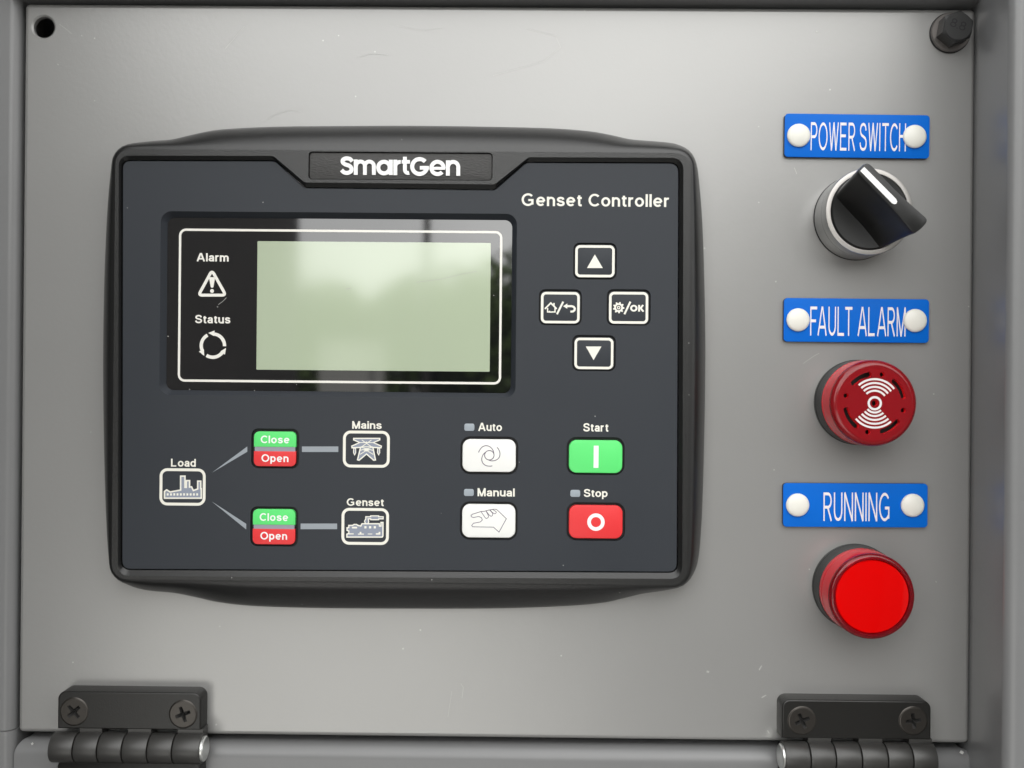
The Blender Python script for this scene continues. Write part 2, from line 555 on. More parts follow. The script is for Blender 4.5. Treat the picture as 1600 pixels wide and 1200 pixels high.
M['red_clear'] = new_mat("clear_red_plastic", (0.72, 0.016, 0.04), 0.05, trans=0.88, ior=1.49)
M['red_smoky'] = new_mat("smoky_red_plastic", (0.46, 0.012, 0.020), 0.12, trans=0.55, ior=1.49)
M['red_disc'] = new_mat("red_diffuser", (0.60, 0.0006, 0.0006), 0.6, spec=0.0, coat=0.45, coat_rough=0.04)
M['red_slot'] = new_mat('bright_red_slot_edge', (0.95, 0.02, 0.03), 0.2, trans=0.2, ior=1.49)
M['red_side'] = new_mat('red_lens_side', (0.72, 0.006, 0.02), 0.2, trans=0.2, ior=1.49, spec=0.22)
M['red_core'] = new_mat("dark_red_core", (0.62, 0.006, 0.012), 0.5)
M['hinge'] = add_bump(new_mat("black_zinc_hinge", (0.014, 0.0135, 0.0125), 0.3, spec=0.42, metal=0.1), 1800, 0.18, 0.0002)
add_specks(M['hinge'], (0.014, 0.0135, 0.0125), (0.4, 0.38, 0.34), 150, 0.06)
M['knuckle'] = add_bump(new_mat('satin_black_zinc', (0.035, 0.034, 0.032), 0.4, spec=0.7, metal=0.15), 1800, 0.12, 0.0002)
M['screw'] = add_bump(new_mat("brown_black_screw", (0.055, 0.05, 0.045), 0.3, metal=0.7), 1500, 0.15, 0.0002)
M['pin'] = new_mat("zinc_pin", (0.75, 0.76, 0.74), 0.3, metal=0.9)
M['bolt'] = add_bump(new_mat("black_oxide_bolt", (0.038, 0.038, 0.038), 0.45, metal=0.4), 1200, 0.3, 0.0002)
M['washer'] = new_mat("worn_washer", (0.20, 0.185, 0.175), 0.35, metal=0.8)
M['bark'] = add_variation(new_mat("bark", (0.12, 0.09, 0.06), 0.9), (0.07, 0.05, 0.035), (0.16, 0.12, 0.09), 12)
M['leaf'] = add_variation(new_mat("leaf", (0.07, 0.12, 0.035), 0.6), (0.07, 0.125, 0.025), (0.12, 0.18, 0.045), 1.2)
M['concrete'] = add_variation(new_mat("pale_concrete", (0.74, 0.74, 0.72), 0.9), (0.7, 0.7, 0.68), (0.78, 0.78, 0.76), 0.8)
M['asphalt'] = add_variation(new_mat('yard_asphalt', (0.09, 0.088, 0.085), 0.9), (0.07, 0.069, 0.067), (0.11, 0.108, 0.105), 3)
M['wall_paint'] = add_variation(new_mat("dark_wall_paint", (0.05, 0.046, 0.043), 0.8), (0.045, 0.042, 0.04), (0.06, 0.055, 0.05), 2)
M['foam'] = add_bump(new_mat("grey_acoustic_foam", (0.07, 0.07, 0.07), 0.9), 60, 0.6, 0.01)

# ================================================================== panel and cabinet
PW = box(36.5, 12, 1516.8, 1151, -1.5 * MM)      # cx, cz, w, d of the panel
pc = (PW[0], PW[1])
px_l, px_r = PW[0] - PW[2] / 2, PW[0] + PW[2] / 2
pz_b, pz_t = PW[1] - PW[3] / 2, PW[1] + PW[3] / 2

panel = thing("control_panel", "scuffed grey painted metal panel that carries the controller, signs and red lamps", "panel", (pc[0], pz_b))
mb = MB()
outline = rrect(pc[0], pc[1], PW[2], PW[3], 1.75 * MM, 6)
hole_c = P(68, 42, 0)
hole = circle(hole_c[0], hole_c[1], 4.4 * MM, 40)
edge = 1.5 * MM
mb.flat(inset(outline, edge), 0.0, [hole])
ec = []
for k in range(6):
    a = rad(90) * k / 5
    ec.append([(x, z, -edge + edge * math.cos(a)) for x, z in inset(outline, edge * (1 - math.sin(a)))])
ec.append([(x, z, -14 * MM) for x, z in outline])
mb.loft(ec[::-1], 0, top=False)
# countersunk rim of the bolt hole
mb.loft([[(x, z, 0) for x, z in ccw(hole)], [(hole_c[0] + (x - hole_c[0]) * 0.86, hole_c[1] + (z - hole_c[1]) * 0.86, -0.5 * MM) for x, z in ccw(hole)],
         [(hole_c[0] + (x - hole_c[0]) * 0.86, hole_c[1] + (z - hole_c[1]) * 0.86, -2.2 * MM) for x, z in ccw(hole)]], 0, top=False)
mb.f = [f for f in mb.f]
# scratches in the paint
SCR = [([(352, 76), (366, 60), (382, 41)], 0.7), ([(93, 38), (104, 46), (112, 53)], 0.6), ([(820, 44), (868, 56), (876, 74), (850, 96), (770, 118)], 0.4),
       ([(620, 40), (660, 48), (690, 44)], 0.4), ([(1241, 262), (1245, 272)], 0.9), ([(1186, 1047), (1190, 1040)], 1.4), ([(1190, 1090), (1197, 1086)], 1.2),
       ([(1104, 1049), (1108, 1050)], 3.0), ([(1199, 1141), (1202, 1146)], 1.3), ([(127, 55), (129, 57)], 1.2), ([(560, 90), (580, 84), (606, 86)], 0.4),
       ([(415, 190), (430, 178), (455, 172), (470, 175)], 0.5), ([(1255, 568), (1272, 556), (1280, 552)], 0.6), ([(337, 1133), (339, 1131)], 1.8),
       ([(343, 978), (344, 979)], 1.6), ([(1462, 908), (1463, 910)], 1.5), ([(1275, 49), (1277, 50)], 1.4), ([(147, 157), (149, 158)], 1.3),
       ([(90, 100), (92, 102)], 1.4), ([(720, 1068), (724, 1074), (722, 1090)], 0.5), ([(700, 1120), (706, 1080)], 0.35)]
for pts, w in SCR:
    mb.ribbon([P(x, y, 0) for x, y in pts], w * S(), 0.02 * MM, m=1)
obj("sheet", mb, [M['panel'], M['scratch']], panel, smooth_angle=40)

# cabinet around it
gap = 1.6 * MM
cx_l, cx_r, cz_t = P(27.5, 600, 0)[0], P(1519.5, 600, 0)[0], P(800, 3, 0)[1]
cz_low = pz_b - 0.22
HF = 27 * MM
cab = thing("cabinet", "grey sheet metal generator cabinet framing the panel as a deep recess", "cabinet", (pc[0], cz_low), -0.06)
def wall_box(mb, x0, x1, z0, z1, h0, h1, bevel=0.8 * MM):
    mb.prism([(x0, z0), (x1, z0), (x1, z1), (x0, z1)], h0, h1, bevel, bottom=True)
split = P(12, 1157, 10 * MM)[1]
# side walls with a rolled front edge; a lower length starts at the weld
def side(x_in, sgn, z0, z1, HF=HF, lean=0.0):
    m = MB()
    prof = [(0, -45 * MM), (0, 0), (-lean, HF - 3.4 * MM)] if lean else [(0, -45 * MM), (0, HF - 3.4 * MM)]
    for k in range(1, 8):
        a = rad(90) * k / 7
        prof.append((-lean + 3.4 * MM * (1 - math.cos(a)), HF - 3.4 * MM + 3.4 * MM * math.sin(a)))
    prof += [(260 * MM, HF), (260 * MM, -45 * MM)]
    lo = [(x_in + sgn * d, z0, h) for d, h in prof]; hi = [(x_in + sgn * d, z1, h) for d, h in prof]
    if sgn > 0: m.loft([hi, lo], 0, top=True, bottom=True)
    else: m.loft([lo, hi], 0, top=True, bottom=True)
    return m
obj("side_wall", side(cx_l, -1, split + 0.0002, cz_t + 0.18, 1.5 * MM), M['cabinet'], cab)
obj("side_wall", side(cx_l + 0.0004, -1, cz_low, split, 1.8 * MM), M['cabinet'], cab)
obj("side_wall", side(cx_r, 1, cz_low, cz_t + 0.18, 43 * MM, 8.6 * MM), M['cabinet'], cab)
m = MB()
prof = [(0, -45 * MM), (0, 6 * MM), (1 * MM, 8 * MM), (3 * MM, 9 * MM), (180 * MM, 9 * MM), (180 * MM, -45 * MM)]
m.loft([[(cx_l - 0.001, cz_t + d, h) for d, h in prof], [(cx_r + 0.001, cz_t + d, h) for d, h in prof]], 0, top=True, bottom=True)
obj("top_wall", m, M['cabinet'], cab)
m = MB()
wall_box(m, cx_l - 0.002, cx_r + 0.002, cz_low, cz_t + 0.003, -48 * MM, -45.5 * MM, 0)
obj("back_wall", m, M['dark'], cab)

# the cabinet's own door, swung open beyond the frame on one side
da = rad(105)
hx_, hy_ = cx_l - 0.036, -0.0035
dd = (math.cos(da), -math.sin(da)); nn = (dd[1], -dd[0])
def door_slab(t0, t1, u0, u1, z0, z1):
    m = MB()
    q = [(hx_ + dd[0] * u + nn[0] * t, hy_ + dd[1] * u + nn[1] * t) for u, t in ((u0, t0), (u1, t0), (u1, t1), (u0, t1))]
    for z in (z0, z1):
        for x, y in q: m.v.append((x, y, z))
    for f in ((0, 1, 2, 3), (7, 6, 5, 4), (0, 4, 5, 1), (1, 5, 6, 2), (2, 6, 7, 3), (3, 7, 4, 0)): m.face(f)
    return m
dr = obj("door", door_slab(0.0, 0.022, 0.0, 0.40, cz_low - 0.3, cz_t + 0.45), M['cabinet'], cab)
obj("foam_lining", door_slab(-0.012, -0.0005, 0.02, 0.38, cz_low - 0.28, cz_t + 0.43), M['foam'], dr)

# lower sheet with a rolled top lip
lp = thing("lower_panel", "grey metal sheet with rolled upper lip below the hinges", "panel", (pc[0], cz_low))
lx0, lx1 = P(24, 1180, 0)[0], P(1522, 1180, 0)[0]
lz = (P(800, 1161, -3 * MM)[1])
m = MB()
R = 5.5 * MM
hF = 1.0 * MM
prof = [(cz_low, hF)]
for k in range(13):
    a = rad(90) * k / 12
    prof.append((lz - R + R * math.sin(a), hF - R + R * math.cos(a)))
prof += [(lz, -22 * MM), (cz_low, -22 * MM)]
def end_round(x, sgn, z):      # the lip's end corners are rounded off
    t = max(0.0, (z - (lz - 5 * MM)) / (5 * MM))
    return x + sgn * 3.2 * MM * (1 - math.sqrt(max(0, 1 - t * t)))
m.loft([[(end_round(lx0, 1, z), z, h) for z, h in prof], [(end_round(lx1, -1, z), z, h) for z, h in prof]], 0, top=True, bottom=True)
for pts, w in [([(49, 1163), (52, 1161)], 3.0), ([(1500, 1174), (1505, 1177)], 4.5), ([(84, 1170), (85, 1164)], 2.0)]:
    m.ribbon([P(x, y, hF) for x, y in pts], w * S(), hF + 0.03 * MM, m=1)
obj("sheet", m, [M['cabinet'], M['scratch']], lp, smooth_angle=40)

# ================================================================== controller
H_RIM, H_FACE, H_NAME, H_GLASS = 10.2 * MM, 8.8 * MM, 9.6 * MM, 6.4 * MM
ctl_c = P(632, 590, 0)
ctl = thing("genset_controller", "black generator controller with display, keypad and coloured buttons set into the grey panel", "controller", ctl_c)

sil = [(178, 262), (186, 240), (204, 226), (240, 220.5), (268, 218), (300, 210.5), (335, 203.5), (380, 200), (440, 197.8), (520, 197), (640, 196.5), (760, 198), (860, 200.5),
       (920, 205), (955, 211), (985, 217.5), (1020, 220.5), (1055, 224.5), (1077, 236), (1088, 256), (1093, 290), (1098, 360), (1101.5, 480), (1102, 580), (1100, 700),
       (1097, 800), (1092, 868), (1084, 895), (1068, 913), (1040, 922), (1005, 927.5), (975, 934.5), (940, 942), (880, 947), (780, 950.5), (640, 951),
       (500, 950), (400, 947), (345, 941.5), (305, 933), (272, 926.5), (230, 922.5), (203, 914), (185, 896), (175, 868), (169, 820), (165, 740), (162.5, 640),
       (162, 540), (164.5, 420), (170, 320)]
sil = smooth(sil, 5)
base_o = ccw([P(x, y, 1.2 * MM) for x, y in sil])
ridge = rr(175, 233.5, 1078.5, 912, H_RIM, 26, 12)
N = 480
bo = by_angle(base_o, ctl_c, N)
ri = by_angle(ccw(ridge), ctl_c, N)
loops = [[(x, z, 0.0) for x, z in bo], [(x, z, 1.2 * MM) for x, z in bo]]
for k in range(1, 11):
    t = k / 10
    e = 1 - (1 - t) ** 1.0
    hh = 1.2 * MM + (H_RIM - 0.14 * MM - 1.2 * MM) * math.sin(rad(90) * t) ** 0.8
    loops.append([(b[0] + (r[0] - b[0]) * e, b[1] + (r[1] - b[1]) * e, hh) for b, r in zip(bo, ri)])
ri2 = inset(ri, 0.5 * MM)
loops.append([(x, z, H_RIM) for x, z in ri2])
NOTCH = [(191.5, 251), (430, 251.5), (476, 293.5), (773, 297), (822, 254), (1060.5, 255), (1058, 894), (190.5, 889.5)]
f_px = round_corners(NOTCH, [13, 14, 9, 9, 14, 15, 14, 14], 8)
face_o = ccw([P(x, y, H_FACE) for x, y in f_px])
inner = inset(face_o, -0.9 * MM)      # rim side of the sloping inner wall
r_in_px = [(185.5, 243), (427, 243.5), (476, 285), (773, 288), (826, 245.5), (1068, 246.5), (1066, 904.5), (184, 900)]
r_in = ccw([P(x, y, H_RIM) for x, y in round_corners(r_in_px, [17, 12, 10, 10, 12, 20, 20, 20], 8)])
name_o = rr(482, 237.6, 769.6, 281.2, H_RIM, 6, 6)
mb = MB()
mb.loft(loops, 0, top=False)
mb.flat(ri2, H_RIM, [r_in, name_o])
mb.loft([[(x, z, H_RIM) for x, z in r_in], [(x, z, H_FACE + 0.1 * MM) for x, z in inset(face_o, -0.25 * MM)], [(x, z, H_FACE - 1 * MM) for x, z in inset(face_o, -0.25 * MM)]], 0, top=False)
mb.wall(name_o, H_NAME - 0.5 * MM, H_RIM)
obj("bezel", mb, M['bezel'], ctl, smooth_angle=38)

# nameplate with raised lettering
mb = MB()
mb.prism(inset(name_o, 0.22 * MM), H_NAME - 0.6 * MM, H_NAME, 0.15 * MM)
plate = obj("nameplate", mb, M['name'], ctl)
mb = MB()
LG = lambda pts: [P(470 + x / 5, 225 + y / 5, H_NAME + 0.4 * MM) for x, y in pts]
def arc(cx, cy, r, a0, a1, n=22, ry=None):
    ry = ry or r
    return [(cx + r * math.cos(rad(a0 + (a1 - a0) * i / n)), cy - ry * math.sin(rad(a0 + (a1 - a0) * i / n))) for i in range(n + 1)]
SW = 31 / 5 * S(H_NAME)
def logo(pts, closed=False, w=1.0):
    mb.ribbon(LG(pts), SW * w, H_NAME - 0.02 * MM, 0.42 * MM, closed)
logo(smooth([(401, 135), (384, 117), (354, 112), (331, 122), (327, 142), (346, 158), (377, 169), (395, 188), (391, 213), (364, 226), (338, 221), (318, 203)], 5, False))
logo([(429, 241), (429, 121)], w=0.97)
for o_ in (0, 70):
    logo(arc(465.5 + o_, 172, 35, 175, 0, 16) + [(500.5 + o_, 241)], w=0.95)
logo(arc(650, 184, 45, 0, 345, 40), True)
logo([(703, 123), (703, 242)], w=0.97)
logo([(738, 123), (738, 243)], w=0.97)
logo(arc(775, 177, 37, 178, 82, 12), w=0.95)
logo([(813, 100), (813, 200)] + arc(838, 201, 25, 190, 290, 10), w=0.95)
logo([(788, 139), (852, 139)], w=0.9)
logo(arc(928, 176, 58, 42, 352, 44) + [(986, 176)][:0])
logo([(930, 186), (1001, 186)], w=0.9)
logo(arc(1068, 187, 48, -4, 318, 40), w=0.97)
logo([(1028, 190), (1128, 190)], w=0.72)
logo([(1149, 128), (1149, 247)], w=0.97)
logo(arc(1190, 180, 40, 172, 0, 16) + [(1230, 248)], w=0.97)
obj("lettering", mb, M['logo'], plate)

# faceplate with real openings
HOLES = {
    'up': (895.8, 379.4, 963.6, 436.6, 10), 'home': (842, 452, 909, 508, 10), 'ok': (948, 452, 1016.6, 508.4, 10), 'down': (894, 523.6, 962, 579.6, 10),
    'mains': (392.7, 669.7, 467.5, 731.8, 11), 'gens': (391.2, 791.4, 466, 853.6, 11),
    'auto': (719.5, 682, 809.7, 741.1, 15), 'start': (885.3, 683, 975.8, 742, 15), 'manual': (718.7, 783.8, 808.6, 843.5, 15), 'stop': (885.3, 785, 976.8, 844.8, 15)}
win_o = rr(250, 332, 806.7, 619.5, H_FACE, 17, 8)
win_i = rr(260.8, 341.8, 799.5, 612, H_GLASS, 12, 8)
holes = [rr(*v[:4], H_FACE, v[4]) for v in HOLES.values()]
mb = MB()
fo = inset(face_o, 0.1 * MM)
fo2 = inset(fo, 0.12 * MM)
mb.loft([[(x, z, H_FACE - 1.2 * MM) for x, z in fo], [(x, z, H_FACE - 0.12 * MM) for x, z in fo], [(x, z, H_FACE) for x, z in fo2]], 0, top=False)
mb.flat(fo2, H_FACE, holes + [win_o])
for q in holes: mb.wall(q, H_FACE - 1.4 * MM, H_FACE)
mb.loft([[(x, z, H_FACE) for x, z in win_o], [(x, z, H_GLASS) for x, z in win_i], [(x, z, H_GLASS - 1 * MM) for x, z in win_i]], 0, top=False)
face = obj("faceplate", mb, M['face'], ctl, smooth_angle=30)

mb = MB()
mb.flat(inset(face_o, 0.4 * MM), H_FACE - 1.35 * MM, [inset(win_o, -1 * MM)])
obj("keypad_mat", mb, M['rubber'], ctl)

HT = H_FACE + 0.03 * MM       # printed ink
def word(body, x0, x1, y0, y1, parent=None, mat='ink', h=HT, bold=0.105, name="lettering", tilt=0.0, spacing=1.0):
    m = MB()
    add_text(m, body, x0, x1, y0, y1, h, bold, tilt=tilt, spacing=spacing)
    return obj(name, m, M[mat], parent or ctl, smooth_angle=None)
word("Genset Controller", 815, 1045.5, 302.8, 322.6, bold=0.094, spacing=1.25)
word("Load", 267.2, 306, 716.9, 729.2)
word("Mains", 550.3, 596.4, 658.2, 670)
word("Genset", 541.8, 599.7, 778.7, 790.6)
word("Auto", 747.2, 784.4, 660.8, 673.5)
word("Manual", 746.2, 804.3, 763, 775.6)
word("Start", 911.3, 950.6, 661.3, 674.3)
word("Stop", 912.2, 949.3, 764.2, 776.6)

# printed single-line diagram
def ring(m, px0, py0, px1, py1, h, rpx, wpx, mm=0):
    o_ = rr(px0, py0, px1, py1, h, rpx, 8)
    m.flat(o_, h, [inset(ccw(o_), wpx * S(h))], mm)
def pl(pts, h): return [P(x, y, h) for x, y in pts]

m = MB()
ring(m, 249.3, 731.8, 321.2, 789.9, HT, 12, 4.4)
fac = [(205, 940), (205, 815), (245, 785), (310, 825), (508, 788), (508, 528), (588, 528), (588, 738), (614, 738), (614, 612), (674, 612), (674, 732), (712, 728), (745, 798), (828, 768),
       (828, 622), (884, 622), (884, 762), (894, 762), (894, 940)]
fac = pl([(240 + x / 12, 700 + y / 12) for x, y in fac], HT)
m.flat(fac, HT, m=1)
m.ribbon(fac, 2.3 * S(HT), HT + 0.02 * MM, closed=True)
for i in range(10):
    c = (240 + (265 + 61.5 * i) / 12, 700 + 870 / 12)
    m.ribbon(pl([(c[0], c[1] - 1.8), (c[0], c[1] + 1.8)], HT), 2.8 * S(HT), HT + 0.02 * MM)
obj("load_icon", m, [M['ink'], M['icon_fill']], ctl, smooth_angle=None)

m = MB()
ring(m, 535.8, 673, 609, 730.6, HT, 12, 4.4)
Q = lambda pts: pl([(520 + x / 6, 660 + y / 6) for x, y in pts], HT)
pyl = [(196, 150), (440, 150), (440, 164), (380, 189), (455, 222), (452, 238), (376, 234), (400, 352), (384, 355), (316, 296), (246, 355), (232, 350), (260, 234), (180, 238), (178, 222), (252, 189), (196, 164)]
m.flat(Q(pyl), HT, m=1)
m.ribbon(Q(pyl), 1.9 * S(HT), HT + 0.02 * MM, closed=True)
for ln in ([(272, 165), (362, 228)], [(362, 165), (272, 228)], [(250, 189), (384, 189)], [(262, 232), (376, 262)], [(372, 232), (256, 262)], [(262, 228), (374, 228)], [(255, 300), (316, 262), (380, 300)], [(290, 262), (342, 262)]):
    m.ribbon(Q(ln), 1.2 * S(HT), HT + 0.02 * MM)
m.flat(Q([(316, 238), (338, 256), (316, 274), (294, 256)]), HT + 0.12 * MM)
m.flat(Q([(316, 178), (332, 189), (316, 200), (300, 189)]), HT + 0.12 * MM)
for x in (205, 430):
    lpz = Q([(x - 9, 242), (x + 9, 242), (x + 10, 285), (x, 304), (x - 10, 285)])
    m.flat(lpz, HT, m=1)
    m.ribbon(lpz, 1.4 * S(HT), HT + 0.02 * MM, closed=True)
obj("mains_icon", m, [M['ink'], M['icon_fill']], ctl, smooth_angle=None)

m = MB()
ring(m, 533.6, 793.8, 607.7, 851.3, HT, 12, 4.4)
gen = [(132, 1075), (132, 1048), (150, 1040), (150, 1018), (134, 1012), (134, 988), (150, 986), (150, 966), (184, 966), (200, 957), (224, 957), (236, 966), (262, 972), (274, 950), (436, 950), (438, 972), (452, 972),
       (452, 938), (470, 938), (470, 1064), (462, 1075)]
m.flat(Q(gen), HT, m=1)
m.ribbon(Q(gen), 2.0 * S(HT), HT + 0.02 * MM, closed=True)
pipe = [(306, 950), (298, 925), (310, 905), (310, 884), (356, 884), (356, 876), (430, 876), (430, 884), (472, 884), (472, 904), (430, 904), (430, 912), (356, 912), (356, 904), (332, 904), (336, 925), (334, 950)]
m.flat(Q(pipe), HT + 0.01 * MM, m=1)
m.ribbon(Q(pipe), 1.7 * S(HT), HT + 0.03 * MM, closed=True)
for x0, y0, x1, y1 in ((296, 972, 316, 994), (340, 972, 360, 994), (384, 972, 404, 994), (180, 978, 228, 994), (140, 1040, 196, 1050), (236, 1042, 292, 1052), (328, 1042, 370, 1050), (404, 1038, 446, 1052), (252, 1026, 268, 1044), (430, 1026, 446, 1040)):
    m.ribbon(Q([(x0, (y0 + y1) / 2), (x1, (y0 + y1) / 2)]), (y1 - y0) / 6 * S(HT), HT + 0.02 * MM)
obj("generator_icon", m, [M['ink'], M['icon_fill']], ctl, smooth_angle=None)

def poly_part(name, pts, mat, h=HT, parent=None):
    m = MB(); m.flat(pl(pts, h), h)
    return obj(name, m, M[mat], parent or ctl, smooth_angle=None)
poly_part("flow_line", [(331, 738.6), (386.4, 697.6), (386.4, 705.8)], 'flow')
poly_part("flow_line", [(331, 783.6), (384.7, 818.5), (384.7, 827.2)], 'flow')
poly_part("flow_line", [(471.8, 697.6), (528.6, 697.6), (528.6, 706.2), (471.8, 706.2)], 'flow')
poly_part("flow_line", [(469.7, 818), (526.7, 818), (526.7, 826.8), (469.7, 826.8)], 'flow')
for x0, y0, x1, y1 in ((725.5, 661.9, 741.3, 673.3), (724.9, 764, 740.4, 775), (891.1, 765.4, 906.6, 776.4)):
    m = MB(); m.prism(rr(x0, y0, x1, y1, H_FACE, 3, 5), H_FACE - 0.2 * MM, H_FACE + 0.12 * MM, 0.08 * MM)
    obj("indicator_lamp", m, M['lamp'], ctl)

# arrow keys
H_KEY = H_FACE - 0.1 * MM
HK = H_KEY + 0.02 * MM
def key(name, x0, y0, x1, y1, r, mat, label, bev=0.25 * MM, h=H_KEY):
    m = MB(); m.prism(rr(x0, y0, x1, y1, h, r, 8), H_FACE - 1.3 * MM, h, bev)
    return obj(name, m, mat, ctl, label=label)
def key_border(k, x0, y0, x1, y1):
    m = MB(); ring(m, x0, y0, x1, y1, HK, 8, 3.9)
    obj("border", m, M['ink'], k, smooth_angle=None)
AK = {'up': (898.6, 383, 960.6, 433.4, "dark arrow key with an upward triangle"), 'home': (845, 456, 906, 505.4, "dark key with house and return arrow"),
      'ok': (951.4, 456, 1013, 506, "dark key with gear and OK"), 'down': (897.4, 527.6, 958.6, 577, "dark arrow key with a downward triangle")}
for nm, (x0, y0, x1, y1, lab) in AK.items():
    k = key("arrow_key" if nm in ('up', 'down') else "menu_key", x0 - 0.8, y0 - 0.8, x1 + 0.8, y1 + 0.8, 8, M['face'], lab, 0.12 * MM)
    key_border(k, x0 + 0.2, y0 + 0.2, x1 - 0.2, y1 - 0.2)
    if nm == 'up':
        poly_part("arrow_symbol", [(929.4, 397.6), (917.2, 418.8), (941.8, 418.8)], 'ink', HK, k)
    elif nm == 'down':
        poly_part("arrow_symbol", [(915.4, 541.4), (939.8, 541.4), (927.4, 562.6)], 'ink', HK, k)
    else:
        m = MB()
        Z = lambda pts: pl([(820 + x / 5, 360 + y / 5) for x, y in pts], HK)
        w = S(HK)
        if nm == 'home':
            m.ribbon(Z([(157, 613), (203, 567), (249, 613)]), 2.4 * w, HK)
            m.ribbon(Z([(178, 606), (178, 637), (194, 637), (194, 628)]), 2.0 * w, HK)
            m.ribbon(Z([(210, 637), (236, 637), (236, 606)]), 2.0 * w, HK)
            m.ribbon(Z([(190, 638), (216, 638)]), 2.0 * w, HK)
            m.ribbon(Z([(228, 567), (228, 590)]), 2.2 * w, HK)
            m.ribbon(Z([(251, 655), (300, 557)]), 3.0 * w, HK)
            m.flat(Z([(300, 592), (332, 571), (332, 613)]), HK)
            m.ribbon(Z([(326, 592), (366, 592), (382, 597), (391, 610), (388, 624), (376, 633), (356, 635)]), 3.2 * w, HK + 0.04 * MM)
        else:
            gear = []
            for i in range(9 * 4):
                a = 2 * math.pi * i / 36
                r_ = 45 if (i % 4) in (0, 1) else 34
                gear.append((733 + r_ * math.cos(a), 603 + r_ * math.sin(a)))
            m.flat(Z(gear), HK, [Z(arc(733, 603, 21, 0, 340, 17))])
            m.ribbon(Z(arc(733, 603, 10, 0, 336, 14)), 1.5 * w, HK, closed=True)
            m.ribbon(Z([(778, 655), (825, 557)]), 3.0 * w, HK)
            add_text(m, "OK", 984.6, 1006.6, 476.4, 486.8, HK + 0.02 * MM, 0.16)
        obj("symbol", m, M['ink'], k, smooth_angle=None)

# close / open keys
def breaker_key(x0, y0, x1, y1, s0, s1, close, open_, label):
    h = H_FACE + 0.35 * MM
    o_ = rr(x0, y0, x1, y1, h, 8, 8)
    cx, cz, w, d = box(x0, y0, x1, y1, h)
    z0, z1 = P((x0 + x1) / 2, s0, h)[1], P((x0 + x1) / 2, s1, h)[1]
    m = MB()
    top = [p for p in o_ if p[1] > cz]
    bot = [p for p in o_ if p[1] <= cz]
    top = sorted(top, key=lambda p: math.atan2(p[1] - cz, p[0] - cx))
    bot = sorted(bot, key=lambda p: math.atan2(p[1] - cz, p[0] - cx))
    m.prism([(cx + w / 2, z0)] + top + [(cx - w / 2, z0)], H_FACE - 1.3 * MM, h, 0.12 * MM, m=0)
    m.prism([(cx - w / 2, z1)] + bot + [(cx + w / 2, z1)], H_FACE - 1.3 * MM, h, 0.12 * MM, m=1)
    m.prism([(cx - w / 2 + 0.3 * MM, z1), (cx + w / 2 - 0.3 * MM, z1), (cx + w / 2 - 0.3 * MM, z0), (cx - w / 2 + 0.3 * MM, z0)], H_FACE - 1.3 * MM, h - 0.12 * MM, m=2)
    k = obj("breaker_key", m, [M['green_key'], M['red_key'], M['grey_key']], ctl, label=label)
    word("Close", *close, parent=k, mat='logo', h=h + 0.02 * MM, bold=0.1, spacing=1.4)
    word("Open", *open_, parent=k, mat='logo', h=h + 0.02 * MM, bold=0.1, spacing=1.4)
breaker_key(396.6, 674.4, 462.3, 728.6, 698.3, 705.2, (407.4, 452.3, 680.7, 692.6), (408.5, 450.8, 709.9, 721.8), "green and red key beside the pylon icon")
breaker_key(394.9, 795.8, 461, 850.6, 820, 826.5, (405.7, 450.3, 802, 814), (406.8, 448.6, 831.2, 843.2), "green and red key beside the generator icon")

# mode keys
H_MK = H_FACE + 0.5 * MM
HM = H_MK + 0.02 * MM
ka = key("mode_key", 722.6, 686.5, 805.9, 737.5, 12, M['white_key'], "white key with a swirl symbol", 0.3 * MM, H_MK)
kst = key("start_key", 889, 687.9, 972.5, 739.2, 12, M['green_key'], "green start key", 0.3 * MM, H_MK)
km = key("mode_key", 722, 788.2, 805.3, 840.2, 12, M['white_key'], "white key with a hand symbol", 0.3 * MM, H_MK)
ksp = key("stop_key", 889, 789.6, 972.9, 841.5, 12, M['red_key'], "red stop key", 0.3 * MM, H_MK)
m = MB(); m.prism(rr(927.6, 696.4, 935.2, 731, H_MK, 0.2, 2), H_MK - 0.1 * MM, HM)
obj("bar_symbol", m, M['logo'], kst, smooth_angle=None)
m = MB(); c = P(931.2, 815.8, HM)
m.flat(circle(*c, 13.6 * S(HM), 48), HM, [circle(*c, 7.9 * S(HM), 40)])
obj("ring_symbol", m, M['logo'], ksp, smooth_angle=None)
m = MB()
A0 = [(37, -12), (29, -41), (5, -68), (-28, -77), (-60, -64), (-80, -38), (-86, -22)]
A0 = smooth(A0, 5, False)
K = lambda pts: pl([(690 + x / 5.161, 640 + y / 5.161) for x, y in pts], HM)
for r_ in (0, 120, 240):
    cs, sn = math.cos(rad(r_)), math.sin(rad(r_))
    m.ribbon(K([(385 + x * cs - y * sn, 368 + x * sn + y * cs) for x, y in A0]), 1.15 * S(HM), HM)
m.ribbon(K(arc(385, 368, 38, 0, 350, 35)), 1.15 * S(HM), HM, closed=True)
obj("swirl_symbol", m, M['line_ink'], ka, smooth_angle=None)
m = MB()
hand = [(255, 870), (240, 864), (237, 853), (250, 843), (318, 822), (345, 820), (380, 810), (420, 803), (442, 804), (462, 822), (522, 880), (463, 988), (418, 948), (300, 946), (250, 945), (243, 935), (256, 917), (312, 906), (328, 891), (322, 872), (300, 862)]
m.ribbon(K(hand), 1.0 * S(HM), HM, closed=True)
for cv in ([(318, 822), (342, 858), (360, 878), (377, 866), (375, 850), (358, 818)], [(358, 816), (384, 850), (402, 860), (413, 845), (408, 833), (388, 810)], [(390, 808), (413, 832), (430, 840), (441, 828), (432, 818), (412, 806)]):
    m.ribbon(K(smooth(cv, 4, False)), 0.9 * S(HM), HM)
obj("hand_symbol", m, M['line_ink'], km, smooth_angle=None)

